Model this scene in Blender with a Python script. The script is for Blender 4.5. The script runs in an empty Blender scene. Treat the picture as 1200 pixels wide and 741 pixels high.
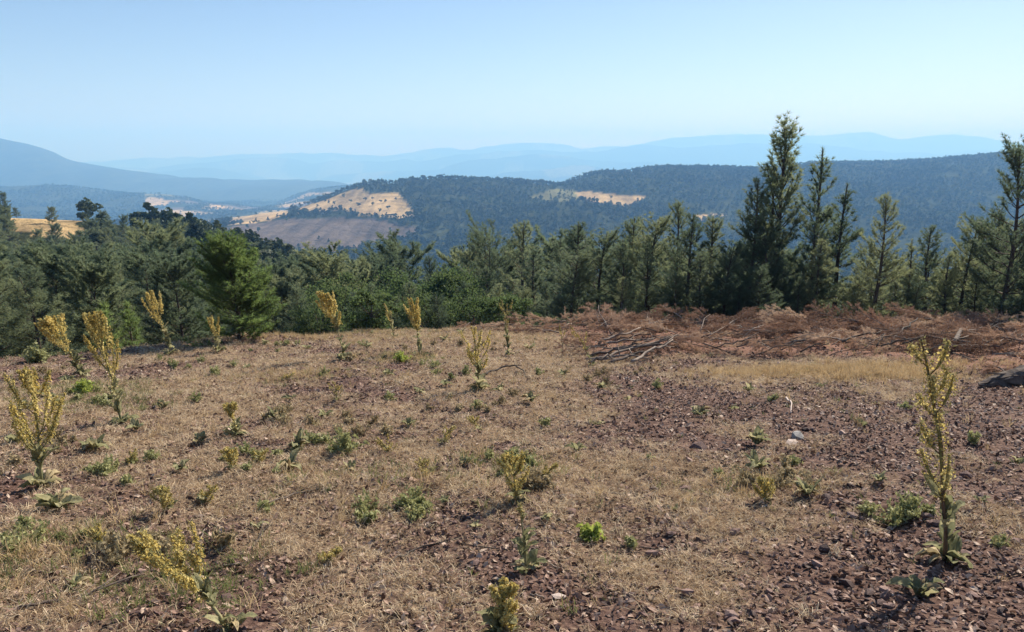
import bpy, math, random
import numpy as np
from mathutils import Vector, Matrix, Euler

# ------------------------------------------------------------------ camera, sky, sun, exposure
scene = bpy.context.scene
COL = scene.collection
FPX, W0, H0 = 906.0, 1200.0, 741.0          # focal length in photo pixels
PITCH = math.atan(190.5 / FPX)              # eye level (horizon) sits at photo row 180
EYE = 1.6
cam_d = bpy.data.cameras.new("camera")
cam_d.sensor_width = 36.0
cam_d.lens = 36.0 * FPX / W0
cam_d.clip_start, cam_d.clip_end = 0.05, 200000.0
cam = bpy.data.objects.new("camera", cam_d)
COL.objects.link(cam)
cam.location = (0, 0, EYE)
cam.rotation_euler = (math.pi / 2 - PITCH, 0, 0)
scene.camera = cam

SUN_AZ, SUN_EL = math.radians(38), math.radians(37)   # to the right of the view, in front
world = bpy.data.worlds.new("World")
scene.world = world
world.use_nodes = True
wn = world.node_tree
bg = wn.nodes["Background"]
sky = wn.nodes.new("ShaderNodeTexSky")
sky.sky_type = 'NISHITA'
sky.sun_disc = False
sky.sun_elevation = SUN_EL
sky.sun_rotation = SUN_AZ
sky.altitude = 500
sky.air_density = 1.0
sky.dust_density = 0.3
sky.ozone_density = 2.2
bg.inputs["Strength"].default_value = 0.059
tint = wn.nodes.new("ShaderNodeMix"); tint.data_type = 'RGBA'; tint.blend_type = 'MULTIPLY'
tint.inputs[0].default_value = 1.0; tint.inputs[7].default_value = (1.0, 0.95, 1.0, 1)      # the camera's cool white balance
wn.links.new(sky.outputs[0], tint.inputs[6]); wn.links.new(tint.outputs[2], bg.inputs["Color"])

sun_d = bpy.data.lights.new("sun", 'SUN')
sun_d.energy = 4.8
sun_d.angle = math.radians(0.53)
sun_d.color = (1.0, 0.93, 0.82)
sun = bpy.data.objects.new("sun", sun_d)
COL.objects.link(sun)
sd = Vector((math.sin(SUN_AZ) * math.cos(SUN_EL), math.cos(SUN_AZ) * math.cos(SUN_EL), math.sin(SUN_EL)))
sun.rotation_euler = (-sd).to_track_quat('-Z', 'Y').to_euler()
sun.location = (30, 30, 60)

vs = scene.view_settings
vs.view_transform = 'Standard'
vs.look = 'None'
vs.gamma = 1.0
vs.use_curve_mapping = False
vs.exposure = 1.03
HAZE_DENSITY, HAZE_COLOR, HAZE_ABSORB, HAZE_ANISO = 0.00022, (0.24, 0.53, 1.0), 0.42, 0.10

cy = scene.cycles
cy.use_denoising = True
cy.max_bounces = 8
cy.diffuse_bounces = 4
cy.glossy_bounces = 1
cy.transmission_bounces = 5
cy.transparent_max_bounces = 8
cy.volume_bounces = 1

rng = np.random.default_rng(11)
random.seed(11)
SP, CP = math.sin(PITCH), math.cos(PITCH)

# ------------------------------------------------------------------ helpers
def t_of(py):                      # photo row -> (z - eye) / y
    return math.tan(math.atan((H0 / 2 - py) / FPX) - PITCH)
def a_of(px, t):                   # photo column -> x / y
    return (px - W0 / 2) / FPX * (CP - t * SP)
def project(x, y, z):
    t = (z - EYE) / y
    d = CP - t * SP
    return W0 / 2 + FPX * (x / y) / d, H0 / 2 - FPX * (SP + t * CP) / d

def vnoise(x, y, seed=0):
    x = np.asarray(x, float); y = np.asarray(y, float)
    xi = np.floor(x).astype(np.int64); yi = np.floor(y).astype(np.int64)
    fx = x - xi; fy = y - yi
    fx = fx * fx * (3 - 2 * fx); fy = fy * fy * (3 - 2 * fy)
    def hsh(i, j):
        n = (i * 374761393 + j * 668265263 + seed * 982451653) & 0xffffffff
        n = ((n ^ (n >> 13)) * 1274126177) & 0xffffffff
        n = ((n ^ (n >> 16)) * 2246822519) & 0xffffffff
        return ((n ^ (n >> 15)) & 0xffffff) / float(0xffffff)
    a = hsh(xi, yi); b = hsh(xi + 1, yi); c = hsh(xi, yi + 1); d = hsh(xi + 1, yi + 1)
    return (a * (1 - fx) + b * fx) * (1 - fy) + (c * (1 - fx) + d * fx) * fy
def fbm(x, y, seed=0, oct=4):
    s, amp, tot = 0, 1.0, 0
    for o in range(oct):
        s = s + amp * vnoise(x * 2 ** o + 17.3 * o, y * 2 ** o - 9.1 * o, seed + o); tot += amp; amp *= 0.5
    return s / tot
def sstep(a, b, x):
    t = np.clip((x - a) / (b - a), 0, 1); return t * t * (3 - 2 * t)

def pchip_prep(X, Z):              # X, Z: (C, K) -> slopes
    h = np.diff(X, axis=1); d = np.diff(Z, axis=1) / h
    m = np.zeros_like(Z)
    w1 = 2 * h[:, 1:] + h[:, :-1]; w2 = h[:, 1:] + 2 * h[:, :-1]
    same = d[:, :-1] * d[:, 1:] > 0
    den = np.where(same, w1 / np.where(d[:, :-1] == 0, 1, d[:, :-1]) + w2 / np.where(d[:, 1:] == 0, 1, d[:, 1:]), 1)
    m[:, 1:-1] = np.where(same, (w1 + w2) / np.where(den == 0, 1, den), 0)
    m[:, 0] = d[:, 0]; m[:, -1] = d[:, -1]
    return m
def pchip_eval(X, Z, m, q):        # X,Z,m (C,K); q (R,) -> (C,R)
    C, K = X.shape
    out = np.zeros((C, len(q)))
    for k in range(K - 1):
        x0 = X[:, k:k + 1]; x1 = X[:, k + 1:k + 2]; h = x1 - x0
        u = (q[None, :] - x0) / h
        sel = (u >= 0) & (u <= 1) if k < K - 2 else (u >= 0)
        if k == 0: sel = u <= 1
        v = (1 + 2 * u) * (1 - u) ** 2 * Z[:, k:k + 1] + u * (1 - u) ** 2 * h * m[:, k:k + 1] \
            + u * u * (3 - 2 * u) * Z[:, k + 1:k + 2] + u * u * (u - 1) * h * m[:, k + 1:k + 2]
        out = np.where(sel, v, out)
    return out

def new_mesh(name, V, F, mats=(), mi=None, smooth=False):
    V = np.asarray(V, np.float32).reshape(-1, 3); F = np.asarray(F, np.int32)
    n = F.shape[1]
    me = bpy.data.meshes.new(name)
    me.vertices.add(len(V)); me.vertices.foreach_set("co", V.ravel())
    me.loops.add(F.size); me.loops.foreach_set("vertex_index", F.ravel())
    me.polygons.add(len(F))
    me.polygons.foreach_set("loop_start", np.arange(0, F.size, n, dtype=np.int32))
    me.polygons.foreach_set("loop_total", np.full(len(F), n, np.int32))
    for m in mats: me.materials.append(m)
    if mi is not None: me.polygons.foreach_set("material_index", np.asarray(mi, np.int32))
    me.polygons.foreach_set("use_smooth", np.full(len(F), smooth, bool))
    me.update(calc_edges=True)
    return me
class MB:
    """collects triangle chunks with a material slot each"""
    def __init__(s): s.V = []; s.F = []; s.M = []; s.n = 0
    def add(s, V, F, m=0):
        V = np.asarray(V, float).reshape(-1, 3); F = np.asarray(F, int).reshape(-1, 3)
        s.V.append(V); s.F.append(F + s.n); s.M.append(np.full(len(F), m)); s.n += len(V)
    def mesh(s, name, mats, smooth=False):
        return new_mesh(name, np.concatenate(s.V), np.concatenate(s.F), mats, np.concatenate(s.M), smooth)
def tube(P, R, sides=5):
    P = np.asarray(P, float); R = np.asarray(R, float); k = len(P)
    T = np.gradient(P, axis=0); T /= np.linalg.norm(T, axis=1)[:, None] + 1e-9
    ref = np.array([0.31, 0.17, 0.93]) if abs(T[:, 2]).mean() < 0.8 else np.array([0.9, 0.3, 0.1])
    N = np.cross(T, ref); N /= np.linalg.norm(N, axis=1)[:, None] + 1e-9
    B = np.cross(T, N)
    an = np.arange(sides) * 2 * np.pi / sides
    V = P[:, None] + R[:, None, None] * (np.cos(an)[None, :, None] * N[:, None] + np.sin(an)[None, :, None] * B[:, None])
    F = []
    for i in range(k - 1):
        for j in range(sides):
            a = i * sides + j; b = i * sides + (j + 1) % sides
            F += [(a, b, b + sides), (a, b + sides, a + sides)]
    V = V.reshape(-1, 3)
    V = np.vstack([V, P[0], P[-1]]); c0 = len(V) - 2; c1 = len(V) - 1
    for j in range(sides):
        F.append((c0, (j + 1) % sides, j)); F.append((c1, (k - 1) * sides + j, (k - 1) * sides + (j + 1) % sides))
    return V, np.array(F)
def unit(v): return v / (np.linalg.norm(v, axis=-1, keepdims=True) + 1e-9)
def needles(C, D, n, L, spread, width, r):
    """C tuft centres, D directions -> n thin triangles for each tuft"""
    C = np.repeat(np.asarray(C, float), n, 0); D = np.repeat(unit(np.asarray(D, float)), n, 0)
    d = unit(D + spread * r.normal(size=D.shape))
    s = unit(np.cross(d, r.normal(size=D.shape))) * (width / 2)
    l = L * r.uniform(0.7, 1.15, (len(C), 1))
    V = np.stack([C - s, C + s, C + d * l], 1).reshape(-1, 3)
    return V, np.arange(len(V)).reshape(-1, 3)
def leaf_quads(C, size, r, up=0.25, elong=1.5):
    n = len(C)
    d = unit(r.normal(size=(n, 3)) + np.array([0, 0, up])); s = unit(np.cross(d, r.normal(size=(n, 3))))
    l = size * r.uniform(0.7, 1.2, (n, 1)) * elong / 2; w = size * r.uniform(0.7, 1.2, (n, 1)) / 2
    V = np.stack([C - d * l, C + s * w, C + d * l, C - s * w], 1).reshape(-1, 3)
    b = np.arange(n)[:, None] * 4
    return V, np.concatenate([b + [0, 1, 2], b + [0, 2, 3]])

def link(o, parent=None, loc=None, rot=None, scale=None):
    COL.objects.link(o)
    if parent is not None: o.parent = parent
    if loc is not None: o.location = loc
    if rot is not None: o.rotation_euler = rot
    if scale is not None: o.scale = scale if hasattr(scale, '__len__') else (scale,) * 3
    return o
def obj(name, me, parent=None, **kw): return link(bpy.data.objects.new(name, me), parent, **kw)
def empty(name, loc=(0, 0, 0), rot=(0, 0, 0), scale=1.0):
    o = bpy.data.objects.new(name, None); o.empty_display_size = 0.2
    return link(o, None, loc, rot, scale)
def tag(o, label=None, cat=None, group=None, kind=None):
    if label: o["label"] = label
    if cat: o["category"] = cat
    if group: o["group"] = group
    if kind: o["kind"] = kind
    return o
def copy_tree(o, parent=None):
    c = o.copy(); COL.objects.link(c); c.parent = parent
    for ch in o.children: copy_tree(ch, c)
    return c

# ------------------------------------------------------------------ materials
def nodes_of(name):
    m = bpy.data.materials.new(name); m.use_nodes = True
    nt = m.node_tree
    return m, nt, nt.nodes["Principled BSDF"], nt.nodes["Material Output"]
def N(nt, t, **kw):
    n = nt.nodes.new(t)
    for k, v in kw.items():
        if k in n.inputs: n.inputs[k].default_value = v
        else: setattr(n, k, v)
    return n
def ramp(nt, stops):
    n = nt.nodes.new("ShaderNodeValToRGB"); cr = n.color_ramp
    while len(cr.elements) < len(stops): cr.elements.new(0.5)
    for e, (p, c) in zip(cr.elements, stops): e.position = p; e.color = (*c, 1)
    return n
def varied(name, stops, scale=8.0, rough=0.85, translucent=0.0, per_object=0.35, spec=0.2, bump=0.0, detail=4):
    """procedural: noise + per-object random through a colour ramp"""
    m, nt, p, out = nodes_of(name)
    tc = N(nt, "ShaderNodeTexCoord")
    ns = N(nt, "ShaderNodeTexNoise", Scale=scale, Detail=float(detail))
    nt.links.new(tc.outputs["Object"], ns.inputs["Vector"])
    oi = N(nt, "ShaderNodeObjectInfo")
    mx = N(nt, "ShaderNodeMix"); mx.inputs[0].default_value = per_object
    nt.links.new(ns.outputs["Fac"], mx.inputs[2]); nt.links.new(oi.outputs["Random"], mx.inputs[3])
    r = ramp(nt, stops); nt.links.new(mx.outputs[0], r.inputs["Fac"])
    nt.links.new(r.outputs["Color"], p.inputs["Base Color"])
    p.inputs["Roughness"].default_value = rough
    p.inputs["Specular IOR Level"].default_value = spec
    if bump:
        b = N(nt, "ShaderNodeBump", Strength=bump); b.inputs["Distance"].default_value = 0.02
        nt.links.new(ns.outputs["Fac"], b.inputs["Height"]); nt.links.new(b.outputs["Normal"], p.inputs["Normal"])
    if translucent:
        tr = N(nt, "ShaderNodeBsdfTranslucent"); nt.links.new(r.outputs["Color"], tr.inputs["Color"])
        ms = N(nt, "ShaderNodeMixShader"); ms.inputs[0].default_value = translucent
        nt.links.new(p.outputs[0], ms.inputs[1]); nt.links.new(tr.outputs[0], ms.inputs[2])
        nt.links.new(ms.outputs[0], out.inputs["Surface"])
    return m

M = {}
M['needle'] = varied("pine_needles", [(0.2, (0.09, 0.13, 0.08)), (0.5, (0.155, 0.20, 0.115)), (0.8, (0.26, 0.29, 0.15))], 1.3, 0.55, 0.6, 0.6, 0.3)
M['needle_fresh'] = varied("fresh_pine_needles", [(0.3, (0.12, 0.18, 0.06)), (0.55, (0.18, 0.25, 0.08)), (0.8, (0.27, 0.33, 0.12))], 2.2, 0.55, 0.65, 0.2, 0.3)
M['bark'] = varied("pine_bark", [(0.3, (0.05, 0.04, 0.035)), (0.7, (0.12, 0.095, 0.08))], 9, 0.9, 0, 0.3, 0.1, 0.6)
M['leaf'] = varied("broad_leaves", [(0.25, (0.06, 0.10, 0.038)), (0.5, (0.10, 0.145, 0.055)), (0.8, (0.17, 0.20, 0.085))], 1.6, 0.65, 0.5, 0.4, 0.1)
M['far_leaf'] = varied("far_foliage", [(0.2, (0.024, 0.040, 0.02)), (0.5, (0.05, 0.07, 0.032)), (0.8, (0.115, 0.125, 0.055))], 0.4, 0.7, 0.15, 0.6, 0.2)
def mottle(m, scale, lo, hi):
    nt = m.node_tree; rp = [n for n in nt.nodes if n.type == 'VALTORGB'][0]
    g = N(nt, "ShaderNodeNewGeometry"); ns = N(nt, "ShaderNodeTexNoise", Scale=scale, Detail=4.0); nt.links.new(g.outputs["Position"], ns.inputs["Vector"])
    r2 = ramp(nt, [(0.35, (lo,) * 3), (0.65, (hi, hi * 0.98, hi * 0.85))]); nt.links.new(ns.outputs["Fac"], r2.inputs["Fac"])
    mx = N(nt, "ShaderNodeMix", data_type='RGBA', blend_type='MULTIPLY'); mx.inputs[0].default_value = 1
    for l in list(rp.outputs["Color"].links): nt.links.new(mx.outputs[2], l.to_socket)
    nt.links.new(rp.outputs["Color"], mx.inputs[6]); nt.links.new(r2.outputs[0], mx.inputs[7])
mottle(M['far_leaf'], 0.010, 0.75, 1.55)
M['dead_needle'] = varied("dry_needles", [(0.12, (0.12, 0.072, 0.052)), (0.35, (0.26, 0.16, 0.11)), (0.6, (0.40, 0.255, 0.175)), (0.85, (0.56, 0.42, 0.30))], 2.5, 0.8, 0.35, 0.7, 0.15)
M['dead_wood'] = varied("grey_dead_wood", [(0.3, (0.09, 0.07, 0.06)), (0.7, (0.27, 0.22, 0.18))], 14, 0.9, 0, 0.4, 0.1, 0.5)
M['dark_wood'] = varied("charred_dark_wood", [(0.3, (0.035, 0.03, 0.028)), (0.7, (0.12, 0.1, 0.085))], 12, 0.9, 0, 0.3, 0.1, 0.5)
M['straw'] = varied("dry_straw", [(0.15, (0.27, 0.18, 0.11)), (0.5, (0.50, 0.38, 0.245)), (0.85, (0.72, 0.60, 0.42))], 6, 0.7, 0.3, 0.75, 0.2)
M['gold_grass'] = varied("golden_grass", [(0.2, (0.38, 0.27, 0.14)), (0.8, (0.60, 0.46, 0.27))], 6, 0.7, 0.35, 0.6, 0.2)
M['green_grass'] = varied("green_grass", [(0.2, (0.11, 0.14, 0.05)), (0.8, (0.24, 0.26, 0.09))], 6, 0.7, 0.35, 0.6, 0.2)
M['litter'] = varied("leaf_litter", [(0.15, (0.06, 0.035, 0.028)), (0.45, (0.17, 0.10, 0.075)), (0.7, (0.30, 0.19, 0.14)), (0.92, (0.52, 0.41, 0.32))], 30, 0.75, 0.1, 0.8, 0.3)
M['chip'] = varied("reddish_stone", [(0.15, (0.06, 0.036, 0.032)), (0.5, (0.16, 0.09, 0.075)), (0.85, (0.33, 0.22, 0.18))], 30, 0.8, 0, 0.75, 0.35, 0.4)
M['grey_stone'] = varied("pale_grey_stone", [(0.3, (0.20, 0.19, 0.18)), (0.7, (0.38, 0.36, 0.34))], 18, 0.7, 0, 0.2, 0.4, 0.5)
M['pink_stone'] = varied("pale_pink_stone", [(0.3, (0.36, 0.28, 0.24)), (0.7, (0.56, 0.46, 0.40))], 18, 0.8, 0, 0.2, 0.3, 0.5)
M['mullein_leaf'] = varied("felted_leaf", [(0.25, (0.18, 0.185, 0.095)), (0.5, (0.28, 0.275, 0.145)), (0.7, (0.42, 0.39, 0.22)), (0.9, (0.52, 0.45, 0.27))], 9, 0.8, 0.4, 0.5, 0.15, 0.3)
M['dry_leaf'] = varied("withered_leaf", [(0.25, (0.26, 0.20, 0.11)), (0.8, (0.46, 0.38, 0.23))], 9, 0.8, 0.25, 0.5, 0.15, 0.3)
M['stalk'] = varied("felted_stalk", [(0.3, (0.16, 0.16, 0.08)), (0.7, (0.28, 0.25, 0.13))], 15, 0.85, 0, 0.4, 0.15)
M['dry_stalk'] = varied("brown_stalk", [(0.3, (0.12, 0.08, 0.05)), (0.7, (0.25, 0.18, 0.11))], 15, 0.85, 0, 0.4, 0.15)
M['petal'] = varied("yellow_petal", [(0.2, (0.48, 0.35, 0.08)), (0.5, (0.64, 0.51, 0.17)), (0.8, (0.80, 0.70, 0.34))], 40, 0.6, 0.4, 0.25, 0.2)
M['calyx'] = varied("ochre_calyx", [(0.2, (0.26, 0.21, 0.07)), (0.6, (0.44, 0.35, 0.13)), (0.9, (0.58, 0.47, 0.20))], 40, 0.7, 0.25, 0.25, 0.2)
M['bract'] = varied("olive_bract", [(0.2, (0.20, 0.20, 0.08)), (0.8, (0.42, 0.38, 0.17))], 40, 0.7, 0.4, 0.25, 0.15)
M['fresh'] = varied("fresh_green_leaf", [(0.2, (0.24, 0.30, 0.06)), (0.8, (0.50, 0.54, 0.13))], 30, 0.6, 0.4, 0.2, 0.2)
M['weed'] = varied("dull_green_leaf", [(0.2, (0.20, 0.22, 0.09)), (0.8, (0.42, 0.41, 0.19))], 30, 0.6, 0.35, 0.3, 0.2)

# ------------------------------------------------------------------ terrain shape
# tracks across the land: distance y (m) and the photo row at which the surface lies, by photo column
PX_ALL = [-700, 0, 1200, 1900]
def track(Y, pts): return (Y, pts)
def plane(y, a=0.0):
    yb = np.interp(a, [-0.75, -0.6, -0.42, -0.28, -0.1], [13.0, 14.2, 16.2, 18.5, 22.0])
    return -0.15 * np.asarray(y, float) - 0.22 * np.maximum(0.0, y - yb) * sstep(0, 1.5, y - yb)
TR = []   # each: (Y or callable(px), list of (px, row) ) or ('z', Y, [(px, z)])
TR.append(('z', 30, [(-700, -7.4), (0, -7.4), (300, -6.7), (600, -6.4), (1200, -6.1), (1900, -6)]))
TR.append(('z', 45, [(-700, -11.0), (0, -11.0), (300, -10.9), (600, -11.3), (1200, -10.8), (1900, -10)]))
TR.append(('z', 65, [(-700, -13.2), (0, -13.2), (300, -15.5), (600, -17.5), (1200, -17), (1900, -15)]))
TR.append(('z', 100, [(-700, -16.3), (0, -16.3), (200, -17.5), (430, -23), (600, -28), (1200, -27), (1900, -25)]))
TR.append(('z', 150, [(-700, -18), (0, -18), (200, -20), (430, -28), (600, -38), (1200, -37), (1900, -35)]))
TR.append(('r', 210, [(-700, 240), (0, 256), (110, 262), (200, 280), (300, 303), (430, 345), (600, 385), (1200, 385), (1900, 370)]))
TR.append(('r', 330, [(-700, 285), (0, 288), (200, 300), (300, 318), (430, 338), (600, 362), (1200, 362), (1900, 340)]))
TR.append(('r', 560, [(-700, 292), (0, 292), (200, 300), (300, 312), (430, 320), (600, 338), (1200, 338), (1900, 320)]))
TR.append(('r', 950, [(-700, 278), (0, 278), (200, 282), (265, 284), (340, 296), (430, 302), (600, 312), (800, 306), (1000, 306), (1200, 300), (1900, 280)]))
TR.append(('r', 1250, [(-700, 268), (0, 268), (230, 268), (300, 262), (360, 254), (430, 247), (500, 244), (600, 248), (700, 246), (850, 252), (1200, 248), (1900, 235)]))
CREST = [(-700, 262), (0, 262), (230, 260), (300, 250), (340, 245), (380, 234), (400, 226), (430, 215), (460, 210), (500, 208), (540, 209), (580, 212),
         (620, 213), (655, 212), (680, 208), (700, 205), (740, 202), (800, 195), (870, 193), (950, 191), (1050, 189), (1100, 186), (1170, 179), (1200, 175), (1500, 160), (1900, 150)]
def crest_y(px): return np.interp(px, [0, 350, 500, 650, 800, 1000, 1900], [1650, 1500, 1560, 1750, 2000, 2150, 2200])
TR.append(('r', crest_y, CREST))
TR.append(('r', lambda px: crest_y(px) + 650, [(x, y + np.interp(x, [0, 230, 380, 430], [-2, -3, 8, 24])) for x, y in CREST]))
TR.append(('r', 2950, [(-700, 252), (0, 244), (150, 247), (230, 244), (300, 241), (350, 238), (420, 236), (500, 240), (1200, 240), (1900, 230)]))
TR.append(('r', 3700, [(-700, 195), (0, 212), (50, 213), (100, 218), (150, 222), (200, 228), (240, 236), (290, 238), (330, 233), (370, 224), (400, 220), (430, 218), (500, 224), (600, 230), (1200, 225), (1900, 220)]))
TR.append(('r', 4900, [(-700, 215), (0, 221), (200, 226), (330, 226), (420, 224), (600, 226), (1200, 224), (1900, 220)]))
TR.append(('r', 6300, [(-700, 140), (-300, 140), (-100, 150), (0, 163), (30, 169), (60, 178), (90, 189), (130, 194), (180, 202), (220, 206), (260, 208), (300, 212), (340, 211), (380, 212), (420, 215), (500, 217), (700, 217), (1200, 210), (1900, 205)]))
TR.append(('r', 8000, [(-700, 190), (0, 208), (200, 216), (600, 218), (1200, 216), (1900, 210)]))
TR.append(('r', 10100, [(-700, 200), (0, 210), (300, 214), (450, 215), (500, 213), (560, 206), (620, 200), (660, 195), (690, 193), (720, 195), (770, 199), (820, 201), (1200, 202), (1900, 200)]))
TR.append(('r', 10800, [(-700, 205), (0, 209), (1200, 209), (1900, 205)]))
TR.append(('r', 11700, [(-700, 200), (0, 206), (100, 204), (170, 202), (210, 198), (235, 196), (265, 198), (310, 204), (360, 206), (430, 201), (480, 195), (540, 188), (590, 182), (630, 179), (680, 181), (730, 184), (800, 188), (1200, 195), (1900, 195)]))
TR.append(('r', 12500, [(-700, 203), (0, 203), (1200, 203), (1900, 203)]))
TR.append(('r', 13600, [(-700, 190), (0, 198), (100, 196), (170, 190), (260, 187), (330, 182), (370, 185), (440, 187), (500, 181), (560, 175), (620, 173), (660, 173), (700, 170), (760, 166), (820, 165), (1200, 176), (1900, 180)]))
TR.append(('r', 14800, [(-700, 197), (0, 197), (1200, 197), (1900, 197)]))
TR.append(('r', 16500, [(-700, 180), (0, 192), (100, 188), (300, 180), (480, 175), (560, 168), (620, 165), (680, 168), (740, 165), (790, 158), (840, 154), (900, 155), (960, 158), (1000, 154), (1020, 152), (1055, 157), (1090, 153), (1120, 154), (1150, 158), (1180, 161), (1230, 163), (1400, 160), (1900, 165)]))
TR.append(('r', 18000, [(-700, 190), (0, 190), (1200, 190), (1900, 190)]))

PHI = np.radians(np.concatenate([np.arange(-52, -34.5, 0.35), np.arange(-34.5, 34.51, 0.14), np.arange(34.85, 52.1, 0.35)]))
AG = np.tan(PHI); NC = len(AG)
RG = np.exp(np.linspace(math.log(18.0), math.log(18000.0), 400)); NR = len(RG)

def build_table():
    LY, ZZ = [], []
    for y in (9.0, 14.0, 18.0, 20.5):
        LY.append(np.full(NC, math.log(y))); ZZ.append(plane(np.full(NC, y), AG))
    for kind, Y, pts in TR:
        if kind == 'z':
            a = np.array([a_of(px, -0.25) for px, _ in pts]); z = np.array([v for _, v in pts])
            ZZ.append(np.interp(AG, a, z)); LY.append(np.full(NC, math.log(Y)))
        else:
            ts = np.array([t_of(r) for _, r in pts]); a = np.array([a_of(px, t) for (px, _), t in zip(pts, ts)])
            px = np.array([p for p, _ in pts], float)
            # smooth interpolation along the ridge
            A = a[None, :]; mm = pchip_prep(A, ts[None, :])
            q = np.clip(AG, a[0], a[-1]); tq = pchip_eval(A, ts[None, :], mm, q)[0]
            if callable(Y): yy = Y(np.interp(AG, a, px))
            else: yy = np.full(NC, float(Y))
            ZZ.append(EYE + tq * yy); LY.append(np.log(yy))
    LY = np.stack(LY, 1); ZZ = np.stack(ZZ, 1)
    m = pchip_prep(LY, ZZ)
    Z = pchip_eval(LY, ZZ, m, np.log(RG))
    X = AG[:, None] * RG[None, :]; Yg = np.broadcast_to(RG[None, :], X.shape)
    for i, lam in enumerate((12.0, 40.0, 110.0, 300.0, 800.0, 2200.0)):
        w = sstep(3.0, 9.0, Yg / lam) * (1 - 0.6 * sstep(40, 200, Yg / lam))
        Z = Z + 0.045 * lam * w * (fbm(X / lam, Yg / lam, 40 + i, 2) - 0.5)
        if lam >= 300:   # gullies
            g = np.abs(fbm(X / lam + 5, Yg / lam * 0.5, 80 + i, 2) - 0.5) * 2
            wg_ = sstep(2.2, 5.0, Yg / lam) * (1 - 0.6 * sstep(40, 200, Yg / lam))
            Z = Z - 0.035 * lam * wg_ * sstep(0.4, 0.0, g)
    return X, Yg, Z
TX, TY, TZ = build_table()
PHI_I = np.arange(NC)
def H_far(x, y):
    x = np.asarray(x, float); y = np.asarray(y, float)
    ci = np.interp(np.arctan2(x, y), PHI, PHI_I)
    ri = np.clip(np.log(np.maximum(y, 18.0) / 18.0) / math.log(18000.0 / 18.0) * (NR - 1), 0, NR - 1.001)
    ci = np.clip(ci, 0, NC - 1.001)
    c0 = ci.astype(int); r0 = ri.astype(int); fc = ci - c0; fr = ri - r0
    return (TZ[c0, r0] * (1 - fc) + TZ[c0 + 1, r0] * fc) * (1 - fr) + (TZ[c0, r0 + 1] * (1 - fc) + TZ[c0 + 1, r0 + 1] * fc) * fr
def brush_mask(x, y):
    """where the cut boughs lie: a strip along the far right edge of the clearing"""
    x = np.asarray(x, float); y = np.asarray(y, float)
    near = np.interp(x, [0.8, 1.5, 2.6, 3.6, 4.6, 6.0, 6.9, 8.0, 12.0], [19.5, 14.6, 13.6, 14.2, 13.6, 13.2, 11.5, 10.5, 9.5])
    near = near + 0.5 * (vnoise(x * 1.3, y * 0.2, 5) - 0.5)
    far = np.interp(x, [0.5, 2.0, 6.0, 14.0], [21.5, 22.0, 22.0, 20.0])
    return sstep(-0.2, 0.5, y - near) * sstep(-0.3, 0.6, far - y) * sstep(0.6, 1.8, x)
def H(x, y):
    x = np.asarray(x, float); y = np.asarray(y, float)
    z = np.where(y < 18.0, plane(y, x / np.maximum(y, 3.0)), H_far(x, np.maximum(y, 18.0)))
    near = 1 - sstep(22, 30, y)
    z = z + near * (0.22 * (fbm(x / 3.5, y / 3.5, 3, 3) - 0.5) * sstep(0.5, 6, y) + 0.09 * (fbm(x / 0.6, y / 0.6, 9, 3) - 0.5) + 0.060 * (fbm(x / 0.19, y / 0.19, 13, 2) - 0.5))
    z = z + 0.08 * brush_mask(x, y) * (0.5 + fbm(x / 1.2, y / 1.2, 21, 2))
    return z
def Hs(x, y): return float(H(np.array([x]), np.array([y]))[0])
def ground_at(px, py):
    t = t_of(py); a = a_of(px, t)
    ys = np.exp(np.linspace(math.log(2.0), math.log(60.0), 4000))
    d = (EYE + t * ys) - H(a * ys, ys)
    i = np.argmax(d < 0)
    if d[i] >= 0: i = len(ys) - 1
    y = ys[i]
    return np.array([a * y, y, Hs(a * y, y)])

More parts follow.
